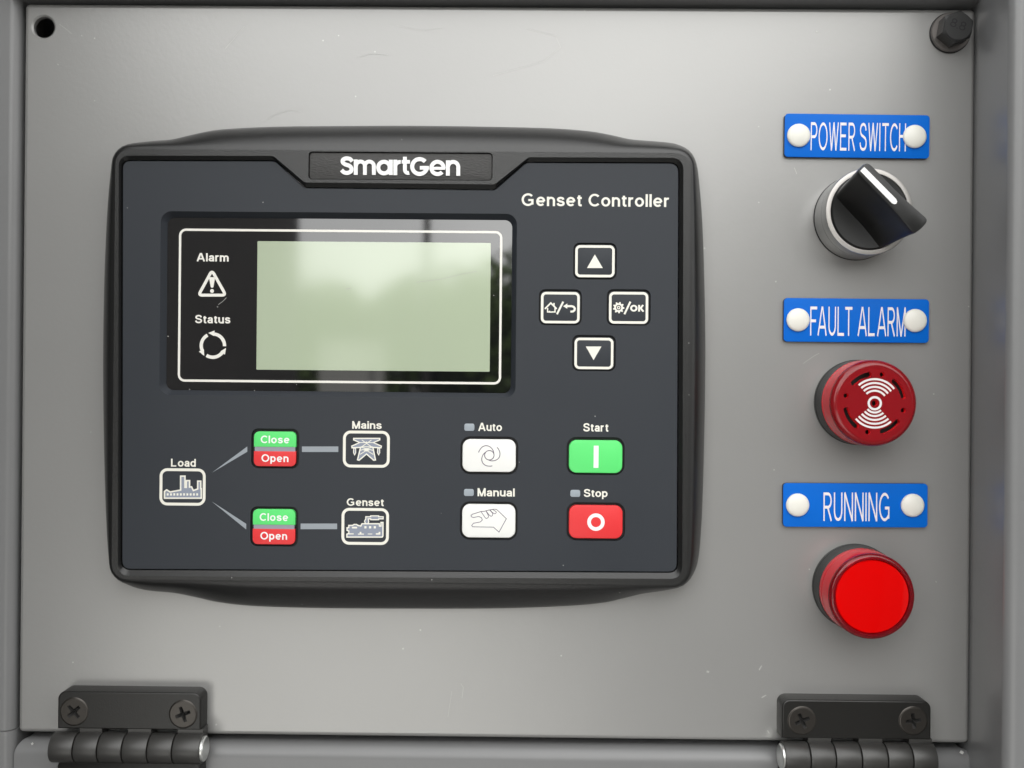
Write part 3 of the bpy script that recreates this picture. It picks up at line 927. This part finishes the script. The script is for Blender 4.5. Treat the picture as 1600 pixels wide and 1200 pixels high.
# display window
mb = MB(); mb.flat(inset(ccw(win_i), 0.05 * MM), H_GLASS)
for pts, w in [([(341, 476), (348, 471), (354, 465)], 0.8), ([(339, 479), (341, 480)], 1.2), ([(650, 441), (690, 436), (722, 428), (745, 424)], 0.5), ([(540, 452), (549, 450)], 0.9),
               ([(262, 525), (263.5, 526)], 1.5), ([(397, 610), (398.4, 610.5)], 1.6), ([(296, 608), (297, 609)], 1.3), ([(771, 461), (772, 462)], 1.2), ([(463, 600.5), (464, 601)], 1.0), ([(780, 385), (781, 387)], 1.0)]:
    mb.ribbon([P(x, y, H_GLASS) for x, y in pts], w * S(H_GLASS), H_GLASS + 0.05 * MM, m=1)
disp = obj("display_window", mb, [M['glass'], M['dust']], ctl, smooth_angle=None)
m = MB()
lc = rr(401.5, 378.2, 766, 579.2, H_GLASS, 1.0, 2)
m.flat(lc, H_GLASS + 0.03 * MM)
obj("lcd_screen", m, M['lcd'], disp, smooth_angle=None)
HG = H_GLASS + 0.03 * MM
m = MB(); ring(m, 278.7, 359, 784, 598.6, HG, 11, 3.6)
obj("border", m, M['glass_ink'], disp, smooth_angle=None)
word("Alarm", 307.2, 357.3, 395.6, 408.5, disp, 'glass_ink', HG)
word("Status", 304.8, 360, 492.2, 505.2, disp, 'glass_ink', HG)
m = MB()
tri = pl(round_corners([(331.2, 422.5), (310.2, 461.2), (352.8, 461.2)], 3.5, 6), HG)
m.ribbon(tri, 4.6 * S(HG), HG, closed=True)
m.flat(pl(round_corners([(326.4, 433), (336.2, 433), (333.4, 449.5), (329.4, 449.5)], 2.0, 4), HG), HG)
c = P(331.3, 454.6, HG); m.flat(circle(*c, 3.1 * S(HG), 20), HG)
obj("alarm_icon", m, M['glass_ink'], disp, smooth_angle=None)
m = MB()
for a0 in (15, 135, 255):
    m.ribbon(pl(arc(332.6, 540, 18.2, a0 - 18, a0 + 68, 16), HG), 5.2 * S(HG), HG)
    t = rad(a0 + 68)
    cxp, cyp = 332.6 + 18.2 * math.cos(t), 540 - 18.2 * math.sin(t)
    rx, ry = math.cos(t), -math.sin(t)
    tx, ty = -math.sin(t), -math.cos(t)
    m.flat(pl([(cxp + rx * 5.5, cyp + ry * 5.5), (cxp + tx * 9.5 + rx * 0.5, cyp + ty * 9.5 + ry * 0.5), (cxp - rx * 3.2, cyp - ry * 3.2)], HG), HG + 0.05 * MM)
obj("status_icon", m, M['glass_ink'], disp, smooth_angle=None)

# ================================================================== blue signs
def sign(label, corners, rivets, body, t0, t1, ttop, tbase):
    hp = 1.6 * MM
    (x0, y0), (x1, y1), (x2, y2), (x3, y3) = corners    # tl tr br bl
    pts = [P(x, y, hp) for x, y in corners]
    tilt = math.atan2(pts[1][1] - pts[0][1], pts[1][0] - pts[0][0])
    tilt = (tilt + math.atan2(pts[2][1] - pts[3][1], pts[2][0] - pts[3][0])) / 2
    cx, cz = sum(p[0] for p in pts) / 4, sum(p[1] for p in pts) / 4
    w = (math.dist(pts[0], pts[1]) + math.dist(pts[2], pts[3])) / 2
    d = (math.dist(pts[1], pts[2]) + math.dist(pts[3], pts[0])) / 2
    ct, st = math.cos(tilt), math.sin(tilt)
    out = [(cx + x * ct - z * st, cz + x * st + z * ct) for x, z in rrect(0, 0, w, d, 6 * S(), 8)]
    t = thing("engraved_sign", label, "sign", (cx, cz), 0, "blue engraved signs on the panel")
    m = MB()
    m.prism(out, 0.1 * MM, hp - 0.45 * MM, 0, m=1)
    m.prism(inset(ccw(out), 0.03 * MM), hp - 0.45 * MM, hp, 0.12 * MM, m=0)
    obj("plate", m, [M['blue'], M['sign_edge']], t)
    m = MB()
    add_text(m, body, t0, t1, ttop, tbase, hp + 0.02 * MM, 0.056, tilt=tilt, spacing=1.5)
    obj("lettering", m, M['sign_ink'], t, smooth_angle=None)
    for rx, ry in rivets:
        c = P(rx, ry, hp + 1.2 * MM)
        r_ = 18.2 * S(hp + 1.0 * MM)
        prof = [(r_ * 0.97, hp - 0.1 * MM), (r_, hp + 0.35 * MM)] + [(r_ * math.cos(rad(a)), hp + 0.45 * MM + 1.3 * MM * math.sin(rad(a))) for a in (8, 18, 30, 42, 55, 67, 78, 86)]
        m = MB(); m.lathe(*c, prof, 40)
        obj("rivet", m, M['rivet'], t, smooth_angle=60)
sign("blue engraved POWER SWITCH sign above the black selector knob", [(1226.3, 176.9), (1452.8, 180), (1452.4, 247.8), (1225.8, 245.2)], [(1249, 210.6), (1430.7, 212.4)], "POWER SWITCH", 1266.8, 1415.4, 191.8, 235.6)
sign("blue engraved FAULT ALARM sign above the red sounder", [(1224.8, 465.2), (1452, 467.6), (1451.6, 536), (1224.6, 533.9)], [(1248, 499.5), (1431.4, 500.6)], "FAULT ALARM", 1266, 1415, 479.6, 525)
sign("blue engraved RUNNING sign above the plain red lamp", [(1223.8, 754.6), (1449.8, 755.8), (1449.4, 824.4), (1223.4, 823.4)], [(1247.3, 789.5), (1427.3, 790)], "RUNNING", 1286.7, 1389.7, 769.6, 814.2)

# ================================================================== selector switch
sc0 = P(1337, 341, 0)
HC = 13.6 * MM
RC = 14.9 * MM
t = thing("selector_switch", "black rotary knob in a silver collar with a white pointer stripe", "switch", sc0)
m = MB(); m.lathe(*sc0, [(RC + 0.12 * MM, 0), (RC + 0.12 * MM, 0.7 * MM), (RC - 0.15 * MM, 0.95 * MM)], 64, top=True)
obj("gasket", m, M['rubber'], t)
m = MB()
Ri = RC - 1.6 * MM
m.lathe(*sc0, [(RC, 0.9 * MM), (RC, 8.2 * MM), (RC - 0.12 * MM, 8.3 * MM), (RC - 0.12 * MM, 8.5 * MM), (RC, 8.6 * MM), (RC, HC - 0.5 * MM), (RC - 0.15 * MM, HC - 0.15 * MM), (RC - 0.5 * MM, HC), (Ri, HC), (Ri, HC - 3 * MM)], 72,
        top=False, ms=[0, 0, 0, 0, 0, 0, 1, 1, 1])
obj("collar", m, [M['steel'], M['steel_ring']], t, smooth_angle=30)
m = MB()
m.lathe(*sc0, [(Ri - 0.25 * MM, HC - 3 * MM), (Ri - 0.25 * MM, HC + 0.1 * MM), (Ri - 0.7 * MM, HC + 0.5 * MM), (Ri - 3.5 * MM, HC + 0.3 * MM), (2 * MM, HC - 0.1 * MM)], 64)
obj("knob_disc", m, M['knob'], t, smooth_angle=40)
# grip bar: along axis a (towards lower right in view), across b
ang = rad(-45)
au, bu = (math.cos(ang), math.sin(ang)), (-math.sin(ang), math.cos(ang))   # b points to upper right
HG2 = HC + 14.5 * MM
def knob_loop(k):
    # k 0 base .. 1 front; profile half-length and half-width change with height
    pts = []
    wl = 6.2 - 2.9 * (1 - (1 - k) ** 2.2)
    La = 12.6 + 1.6 * k
    top = []
    for i in range(25):
        s_ = math.sin(rad(90) * (-1 + 2 * i / 24))
        a_ = s_ * La
        wid = wl * (0.86 + 0.32 * max(0, s_) ** 1.5)
        lim = math.sqrt(max(0.0, (La + 0.4) ** 2 - a_ * a_))
        top.append((a_, max(0.25, min(wid, lim + 1.3) * (1 - abs(s_) ** 22) ** 0.4)))
    off = 3.2 * k
    for a_, w_ in top: pts.append((a_, off - w_))
    for a_, w_ in top[::-1]: pts.append((a_, off + w_ * (1 - .14 * k)))
    return [(sc0[0] + (a_ * au[0] + b_ * bu[0]) * MM, sc0[1] + (a_ * au[1] + b_ * bu[1]) * MM) for a_, b_ in pts]
m = MB()
lps = []
for k in (0, 0.15, 0.3, 0.45, 0.6, 0.75, 0.88, 0.96):
    lps.append([(x, z, HC - 0.4 * MM + (HG2 - HC) * k) for x, z in knob_loop(k)])
lps.append([(x, z, HG2 - 0.1 * MM) for x, z in inset(knob_loop(1), 0.25 * MM)])
lps.append([(x, z, HG2) for x, z in inset(knob_loop(1), 0.6 * MM)])
m.loft(lps, 0, True)
grip = obj("grip", m, M['knob'], t, smooth_angle=40)
m = MB()
def kpt(a_, b_): return (sc0[0] + (a_ * au[0] + b_ * bu[0]) * MM, sc0[1] + (a_ * au[1] + b_ * bu[1]) * MM)
m.prism([kpt(-13.4, 1.6), kpt(1.4, 1.55), kpt(2.2, 1.9), kpt(2.5, 2.5), kpt(2.2, 3.1), kpt(1.4, 3.45), kpt(-13.4, 3.4)], HG2 - 0.2 * MM, HG2 + 0.06 * MM, 0)
obj("pointer_stripe", m, M['logo'], grip)

# ================================================================== alarm sounder
bc = P(1338, 628.5, 0)
t = thing("alarm_sounder", "red slotted alarm sounder with white sound wave arcs below the FAULT ALARM sign", "sounder", bc)
R0 = 14.9 * MM
m = MB(); m.lathe(*bc, [(R0 + 0.2 * MM, 0), (R0 + 0.2 * MM, 1.2 * MM), (R0, 1.4 * MM), (R0, 7.0 * MM), (R0 - 0.5 * MM, 7.3 * MM)], 64)
obj("base", m, M['base_black'], t, smooth_angle=30)
HB = 17.8 * MM
RB = 14.2 * MM
fc = P(1367, 629.4, HB)
fr = 15.0 * MM
q = HB / S(0)
sB = S(HB)
m = MB()
lens_out = [(R0 - 0.3 * MM, 7.3 * MM), (R0 - 0.1 * MM, 7.6 * MM), (R0 - 0.1 * MM, 8.3 * MM), (R0 - 0.5 * MM, 8.5 * MM), (R0 - 0.5 * MM, 9.0 * MM), (R0 - 0.1 * MM, 9.2 * MM), (R0 - 0.25 * MM, 15.6 * MM)]
for k in range(1, 7):
    a = rad(90) * k / 6
    lens_out.append((R0 - 0.25 * MM - 2.0 * MM * (1 - math.cos(a)), 15.6 * MM + 2.2 * MM * math.sin(a)))
cbx, cbz = fc[0], fc[1]
cbx, cbz = bc
m.lathe(cbx, cbz, lens_out, 72, top=False, ms=[2] * 6 + [0] * 7)
R_in = lens_out[-1][0]
def at(r_px, a): return (cbx + r_px * sB * math.cos(rad(a)), cbz + r_px * sB * math.sin(rad(a)))
hl = []
for a in (75.7, 165.5, -13.5, -103):
    hl.append(circle(*at(46, a), 3.9 * sB, 16))
for a0, a1 in ((99, 139), (11.7, 51), (-76, -37), (-169, -126)):
    o_ = [at(49.4, a0 + (a1 - a0) * i / 14) for i in range(15)]
    i_ = [at(41.6, a1 + (a0 - a1) * i / 14) for i in range(15)]
    hl.append(o_ + [at(45.5, a1 + 3.6)] + i_ + [at(45.5, a0 - 3.6)])
hl.append(circle(*at(0, 0), 4.6 * sB, 20))
m.flat(circle(cbx, cbz, R_in, 72), HB, hl)
for h_ in hl: m.wall(h_, HB - 2.0 * MM, HB, m=1)
# inside of the shell
m.flat(circle(cbx, cbz, R_in - 0.4 * MM, 72), HB - 2.0 * MM, hl)
nf = len(m.f)
m.lathe(cbx, cbz, [(R0 - 1.2 * MM, 7.3 * MM), (R0 - 1.4 * MM, HB - 2.0 * MM)], 72, top=False)
obj("lens", m, [M['red_smoky'], M['red_slot'], M['red_side']], t, smooth_angle=35)
m = MB(); m.lathe(cbx, cbz, [(R0 - 1.45 * MM, 7.3 * MM), (R0 - 1.45 * MM, 13.6 * MM), (R0 - 2.4 * MM, 14.2 * MM)], 64, ms=[0, 1, 1])
obj("core", m, [M['red_core'], M['dark']], t)
m = MB()
for r_ in (19.5, 25.5, 31.5, 37.5):
    m.ribbon([at(r_, 37 + 95 * i / 24) for i in range(25)], 3.0 * sB, HB + 0.02 * MM)
for r_ in (14.5, 20, 26, 32, 38):
    m.ribbon([at(r_, 220 + 92 * i / 24) for i in range(25)], 3.0 * sB, HB + 0.02 * MM)
m.ribbon([at(9.4, 10 * i) for i in range(36)], 3.4 * sB, HB + 0.02 * MM, closed=True)
obj("sound_wave_symbol", m, M['ink_grey'], t, smooth_angle=None)

# ================================================================== running lamp
rc = P(1335, 915.5, 0)
t = thing("pilot_lamp", "plain red pilot lamp with clear red rim below the RUNNING sign", "lamp", rc)
m = MB(); m.lathe(*rc, [(R0 + 0.2 * MM, 0), (R0 + 0.2 * MM, 1.2 * MM), (R0, 1.4 * MM), (R0, 6.6 * MM), (R0 - 0.4 * MM, 6.9 * MM)], 64)
obj("base", m, M['base_black'], t, smooth_angle=30)
m = MB()
HL = 17.8 * MM
lens_out = [(R0 - 0.9 * MM, 6.9 * MM), (R0 - 0.25 * MM, 7.0 * MM), (R0 - 0.25 * MM, 9.2 * MM), (R0 - 0.6 * MM, 9.5 * MM), (R0 - 0.25 * MM, 9.8 * MM), (R0 - 0.35 * MM, HL - 1.6 * MM)]
for k in range(1, 7):
    a = rad(90) * k / 6
    lens_out.append((R0 - 0.35 * MM - 1.4 * MM * (1 - math.cos(a)), HL - 1.6 * MM + 1.6 * MM * math.sin(a)))
RD = 12.35 * MM
lens_out += [(RD + 0.25 * MM, HL - 0.05 * MM), (RD + 0.1 * MM, HL - 0.8 * MM), (RD + 0.1 * MM, 12.3 * MM), (R0 - 0.85 * MM, 11.2 * MM), (R0 - 0.85 * MM, 6.9 * MM)]
m.lathe(*rc, lens_out, 72, top=False, ms=[1] * 5 + [0] * (len(lens_out) - 6))
ids = list(range(72)); last = len(m.v) - 72
for i in range(72):
    j = (i + 1) % 72
    m.face((last + i, last + j, j, i))
obj("lens", m, [M['red_clear'], M['red_side']], t, smooth_angle=35)
m = MB(); m.lathe(*rc, [(R0 - 1.0 * MM, 6.9 * MM), (R0 - 1.0 * MM, 11.0 * MM), (RD, 12.1 * MM), (RD, HL - 0.6 * MM), (RD - 0.15 * MM, HL - 0.35 * MM), (RD - 0.5 * MM, HL - 0.3 * MM)], 72)
obj("diffuser", m, M['red_disc'], t, smooth_angle=35)

# ================================================================== corner bolt
wc = P(1485, 51, 0.8 * MM)
t = thing("hex_bolt", "black hex head bolt with a worn washer at the panel corner", "bolt", wc)
m = MB(); m.lathe(*wc, [(7.0 * MM, 0.05 * MM), (7.0 * MM, 1.3 * MM), (6.7 * MM, 1.6 * MM), (3 * MM, 1.6 * MM)], 48)
obj("washer", m, M['washer'], t, smooth_angle=30)
m = MB(); m.lathe(*wc, [(7.15 * MM, 0.02 * MM), (7.15 * MM, 0.7 * MM), (6.9 * MM, 0.9 * MM)], 48)
obj("rubber_ring", m, M['rubber'], t, smooth_angle=30)
m = MB()
hexa = [(wc[0] + 5.75 * MM * math.cos(rad(20 + 60 * i)), wc[1] + 5.75 * MM * math.sin(rad(20 + 60 * i))) for i in range(6)]
hx = []
for i in range(6):
    a, b = hexa[i], hexa[(i + 1) % 6]
    for k in range(8): hx.append((a[0] + (b[0] - a[0]) * k / 8, a[1] + (b[1] - a[1]) * k / 8))
def clampr(p, r_):
    d = math.dist(p, wc)
    return (wc[0] + (p[0] - wc[0]) * min(1, r_ / d), wc[1] + (p[1] - wc[1]) * min(1, r_ / d))
m.loft([[(x, z, 1.6 * MM) for x, z in hx], [(*p, 7.0 * MM - (math.dist(p, wc) - 4.9 * MM) * 0.6) for p in hx], [(*clampr(p, 4.75 * MM), 7.3 * MM) for p in hx]], 0)
head = obj("head", m, M['bolt'], t, smooth_angle=25)
m = MB()
hb = 7.3 * MM
add_text(m, "8.8", 1485, 1510, 31, 45, hb + 0.02 * MM, 0.07, tilt=rad(-20))
obj("lettering", m, M['rubber'], head, smooth_angle=None)

# ================================================================== hinges
def hinge(label, front, zsplit, bar_x, bar_y, bounds, conn, screws, pin_side, rots):
    """front: pixel box of the upper leaf's front face; barrel in pixels"""
    h = 7 * MM
    x0, y0, x1, y1 = front
    cx, cz, w, d = box(x0, y0, x1, y1, h)
    hb = 7.0 * MM                                     # barrel axis height
    Rb = 5.2 * MM
    za = P((x0 + x1) / 2, bar_y, hb + 4 * MM)[1]      # barrel axis
    t = thing("hinge", label, "hinge", (cx, za), 0, "black butt hinges along the panel's lower edge")
    top, bot = cz + d / 2, cz - d / 2
    lx, rx = cx - w / 2, cx + w / 2
    # upper leaf
    m = MB()
    r_ = 2.8 * MM
    ol = [(lx, bot), (rx, bot)]
    for k in range(9): a = rad(90 * k / 8); ol.append((rx - r_ + r_ * math.cos(a), top - r_ + r_ * math.sin(a)))
    for k in range(9): a = rad(90 + 90 * k / 8); ol.append((lx + r_ + r_ * math.cos(a), top - r_ + r_ * math.sin(a)))
    bev = 0.55 * MM
    lps_ = [[(x, z, 0.05 * MM) for x, z in ol]]
    for k in range(4):
        a = rad(30 * k)
        lps_.append([(x, z, h - bev + bev * math.sin(a)) for x, z in inset(ol, bev * (1 - math.cos(a)))])
    m.loft(lps_, 0, top=False)
    sh = [circle(*P(sx, sy, h), 20 * S(h), 40) for sx, sy in screws]
    m.flat(inset(ol, bev), h, sh)
    leaf = obj("leaf", m, M['hinge'], t, smooth_angle=35)
    # lower leaf
    m = MB()
    lt = za - Rb + 0.8 * MM
    m.prism(rrect(cx, lt - 14 * MM, w, 28 * MM, 2.8 * MM), 1.1 * MM, h, 0.55 * MM)
    leaf2 = obj("leaf", m, M['hinge'], t, smooth_angle=35)
    # knuckles
    bx = [P(b, bar_y, hb + Rb * 0.8)[0] for b in bounds]
    for i in range(6):
        a, b = bx[i] + 0.15 * MM, bx[i + 1] - 0.15 * MM
        m = MB()
        n = 40
        def ringp(x, r2): return [(x, za + r2 * math.sin(2 * math.pi * k / n), hb + r2 * math.cos(2 * math.pi * k / n)) for k in range(n)]
        m.loft([ringp(a, Rb - 0.45 * MM), ringp(a + 0.12 * MM, Rb - 0.12 * MM), ringp(a + 0.45 * MM, Rb), ringp(b - 0.45 * MM, Rb), ringp(b - 0.12 * MM, Rb - 0.12 * MM), ringp(b, Rb - 0.45 * MM)], 0, True, True)
        # web that ties the knuckle to its leaf
        if i % 2 == 1:
            m.prism([(a + 0.2 * MM, za), (b - 0.2 * MM, za), (b - 0.2 * MM, bot + 0.3 * MM), (a + 0.2 * MM, bot + 0.3 * MM)], 1.5 * MM, h - 0.15 * MM, 0.0, bottom=True)
        else:
            m.prism([(a + 0.2 * MM, lt - 1 * MM), (b - 0.2 * MM, lt - 1 * MM), (b - 0.2 * MM, za), (a + 0.2 * MM, za)], 1.5 * MM, h - 0.15 * MM, 0.0, bottom=True)
        obj("knuckle", m, M['knuckle'], leaf if i % 2 == 1 else leaf2, smooth_angle=35)
    # pin
    m = MB()
    n = 32
    e = (bx[6] if pin_side > 0 else bx[0])
    Rp = 4.3 * MM
    xs = [(e - pin_side * 0.5 * MM, Rp), (e + pin_side * 0.5 * MM, Rp), (e + pin_side * 0.85 * MM, Rp - 0.35 * MM), (e + pin_side * 0.95 * MM, Rp - 1.0 * MM)]
    lp_ = [[(x, za + r2 * math.sin(2 * math.pi * k / n), hb + r2 * math.cos(2 * math.pi * k / n)) for k in range(n)] for x, r2 in xs]
    if pin_side < 0: lp_ = [l[::-1] for l in lp_]
    m.loft(lp_, 0, True, True)
    obj("pin", m, M['pin'], t, smooth_angle=35)
    # cross-recessed screws
    for (sx, sy), rt in zip(screws, rots):
        c = P(sx, sy, h)
        Rs = 22 * S(h)
        m = MB()
        cross = []
        aw, al = 0.72 * MM, 2.75 * MM
        for q4 in range(4):
            b0 = rad(rt + 90 * q4)
            u, v = (math.cos(b0), math.sin(b0)), (-math.sin(b0), math.cos(b0))
            for p_, o_ in ((al, -aw * 0.8), (al, aw * 0.8), (aw, aw)):
                cross.append((c[0] + p_ * u[0] + o_ * v[0], c[1] + p_ * u[1] + o_ * v[1]))
        hs = h + 0.35 * MM
        m.lathe(*c, [(Rs + 0.12 * MM, h + 0.01 * MM), (Rs, h + 0.05 * MM), (Rs - 0.2 * MM, hs - 0.08 * MM), (Rs - 0.5 * MM, hs)], 48, top=False)
        m.flat(circle(*c, Rs - 0.5 * MM, 48), hs, [cross])
        bt = [(c[0] + (x - c[0]) * 0.42, c[1] + (z - c[1]) * 0.42) for x, z in ccw(cross)]
        m.loft([[(x, z, hs) for x, z in ccw(cross)], [(x, z, hs - 2.6 * MM) for x, z in bt]], 1, True)
        obj("screw", m, [M['screw'], M['dark']], t, smooth_angle=30)

hinge("black two leaf hinge under the pylon and load keys, silver pin on its inner end", (90, 1081.5, 314, 1140), None, None, 1175,
      [75, 114, 152, 190.5, 230, 269, 312], None, [(115.8, 1111.8), (286.2, 1115.8)], 1, [42, 20])
hinge("black two leaf hinge below the red pilot lamp, silver pin facing the other hinge", (1222, 1094.5, 1454.8, 1155), None, None, 1190,
      [1227, 1266.6, 1306, 1346.7, 1387.3, 1426.7, 1466], None, [(1253, 1126), (1426.8, 1126)], -1, [24, 8])

# ================================================================== what the glass mirrors: open door, yard, trees, added walls and slab
GZ = -1.25
m = MB()
for x0, x1, y0, y1 in ((-150, 150, -300, 0.5),):
    a = [(x0, y0, GZ), (x1, y0, GZ), (x1, y1, GZ), (x0, y1, GZ)]
    m.v += a; m.face((0, 1, 2, 3))
g = obj("ground", m, M['asphalt'], None, smooth_angle=None, kind="structure")
m = MB()
m.v += [(-1.6, -1.9, GZ + 0.004), (0.3, -1.9, GZ + 0.004), (-0.2, -9.0, GZ + 0.004), (-3.6, -9.0, GZ + 0.004)]
m.face((3, 2, 1, 0))
obj("added_slab", m, M['concrete'], None, smooth_angle=None, kind="structure")  # pale slab added to brighten the panel's lower reflection

def tree(x, y, height, crown_r, seed):
    rnd = random.Random(seed)
    t = bpy.data.objects.new("leafy_tree", None)
    COL.objects.link(t); t.location = (x, y, GZ); ORIGIN[t.name] = Vector(t.location)
    t["label"] = "leafy green tree mirrored in the display glass"; t["category"] = "tree"; t["group"] = "trees mirrored in the display glass"
    m = MB()
    n = 10
    ids = []
    for zz, r_ in ((0, 0.16), (height * 0.3, 0.11), (height * 0.7, 0.06), (height * 0.92, 0.02)):
        off = (rnd.uniform(-.1, .1) * zz, rnd.uniform(-.1, .1) * zz)
        ids.append([len(m.v) + i for i in range(n)])
        for i in range(n):
            a = 2 * math.pi * i / n
            m.v.append((x + off[0] + r_ * math.cos(a), y + off[1] + r_ * math.sin(a), GZ + zz))
    for a, b in zip(ids, ids[1:]):
        for i in range(n):
            j = (i + 1) % n
            m.face((a[i], a[j], b[j], b[i]))
    obj("trunk", m, M['bark'], t)
    m = MB()
    clumps = []
    for k in range(26):
        th, ph = rnd.uniform(0, 6.28), rnd.uniform(-0.7, 1)
        rr_ = crown_r * rnd.uniform(0.35, 0.85)
        clumps.append((rr_ * math.cos(th), rr_ * math.sin(th), height * 0.62 + ph * height * 0.33, crown_r * rnd.uniform(0.3, 0.5)))
    for cxx, cyy, czz, cr in clumps:
        for _ in range(70):
            v = Vector((rnd.gauss(0, 1), rnd.gauss(0, 1), rnd.gauss(0, 1))).normalized() * cr * rnd.uniform(0.6, 1.05)
            p = Vector((x + cxx, y + cyy, GZ + czz)) + v
            u = Vector((rnd.gauss(0, 1), rnd.gauss(0, 1), rnd.gauss(0, 1))).normalized()
            w = u.cross(Vector((rnd.gauss(0, 1), rnd.gauss(0, 1), rnd.gauss(0, 1)))).normalized()
            L_ = rnd.uniform(0.12, 0.24)
            b = len(m.v)
            for q in (p - u * L_, p + w * L_ * .55, p + u * L_, p - w * L_ * .55): m.v.append(tuple(q))
            m.face((b, b + 1, b + 2, b + 3))
    obj("crown", m, M['leaf'], t, smooth_angle=None)
for i, (x, y, hh, cr) in enumerate([(-5.6, -22, 3.0, 2.0), (-3.6, -23, 3.3, 1.9), (-1.7, -24, 2.6, 1.6), (-0.4, -22, 3.6, 1.9), (1.4, -23, 4.0, 2.2), (4.2, -23, 4.2, 2.6), (7.6, -21, 4.4, 2.6), (11.5, -22, 4.6, 2.8), (-8.5, -21, 3.8, 2.6), (16, -24, 5.0, 3.0)]):
    tree(x, y, hh, cr, 100 + i)

m = MB()
m.v += []
def block(x0, x1, y0, y1, z0, z1):
    mb_ = MB()
    mb_.prism([(x0, z0), (x1, z0), (x1, z1), (x0, z1)], -y1, -y0, 0.02, bottom=True)
    return mb_
w_ = obj("added_wall", block(-3.0, -2.6, -11.0, -6.2, GZ, 2.2), M['wall_paint'], None)  # added out of view to darken one side of the mirrored scene
w_["label"] = "dark yard wall mirrored along the panel's edge"; w_["category"] = "wall"

w2 = obj("added_wall", block(0.75, 0.95, -4.6, -1.5, GZ, 0.75), M['wall_paint'], None)  # dark block added in place of a person behind the camera, dulling the panel
w2["label"] = "low dark brown wall mirrored in the panel behind the red lamps"; w2["category"] = "wall"

M['pale_wall'] = new_mat("pale_wall_paint", (0.42, 0.42, 0.4), 0.8)
w3 = obj("added_wall", block(-3.4, -2.3, -16.2, -16.0, GZ, 0.7), M['pale_wall'], None)  # stand-in block added to lighten a patch of the display's reflection
w3["label"] = "low pale wall added as a stand-in for a pale shape mirrored in the display"; w3["category"] = "wall"
post = thing("utility_pole", "slim grey utility pole mirrored in the display", "pole", (-1.2, GZ), 12.0)
m = MB()
n_ = 16
lo_ = [(-1.2 + 0.05 * math.cos(2 * math.pi * i / n_), -12 + 0.05 * math.sin(2 * math.pi * i / n_), GZ) for i in range(n_)]
hi_ = [(-1.2 + 0.035 * math.cos(2 * math.pi * i / n_), -12 + 0.035 * math.sin(2 * math.pi * i / n_), GZ + 7.5) for i in range(n_)]
m.v = lo_ + hi_
for i in range(n_): m.face((i, (i + 1) % n_, n_ + (i + 1) % n_, n_ + i))
m.face(range(n_, 2 * n_))
obj("shaft", m, M['wall_paint'], post)
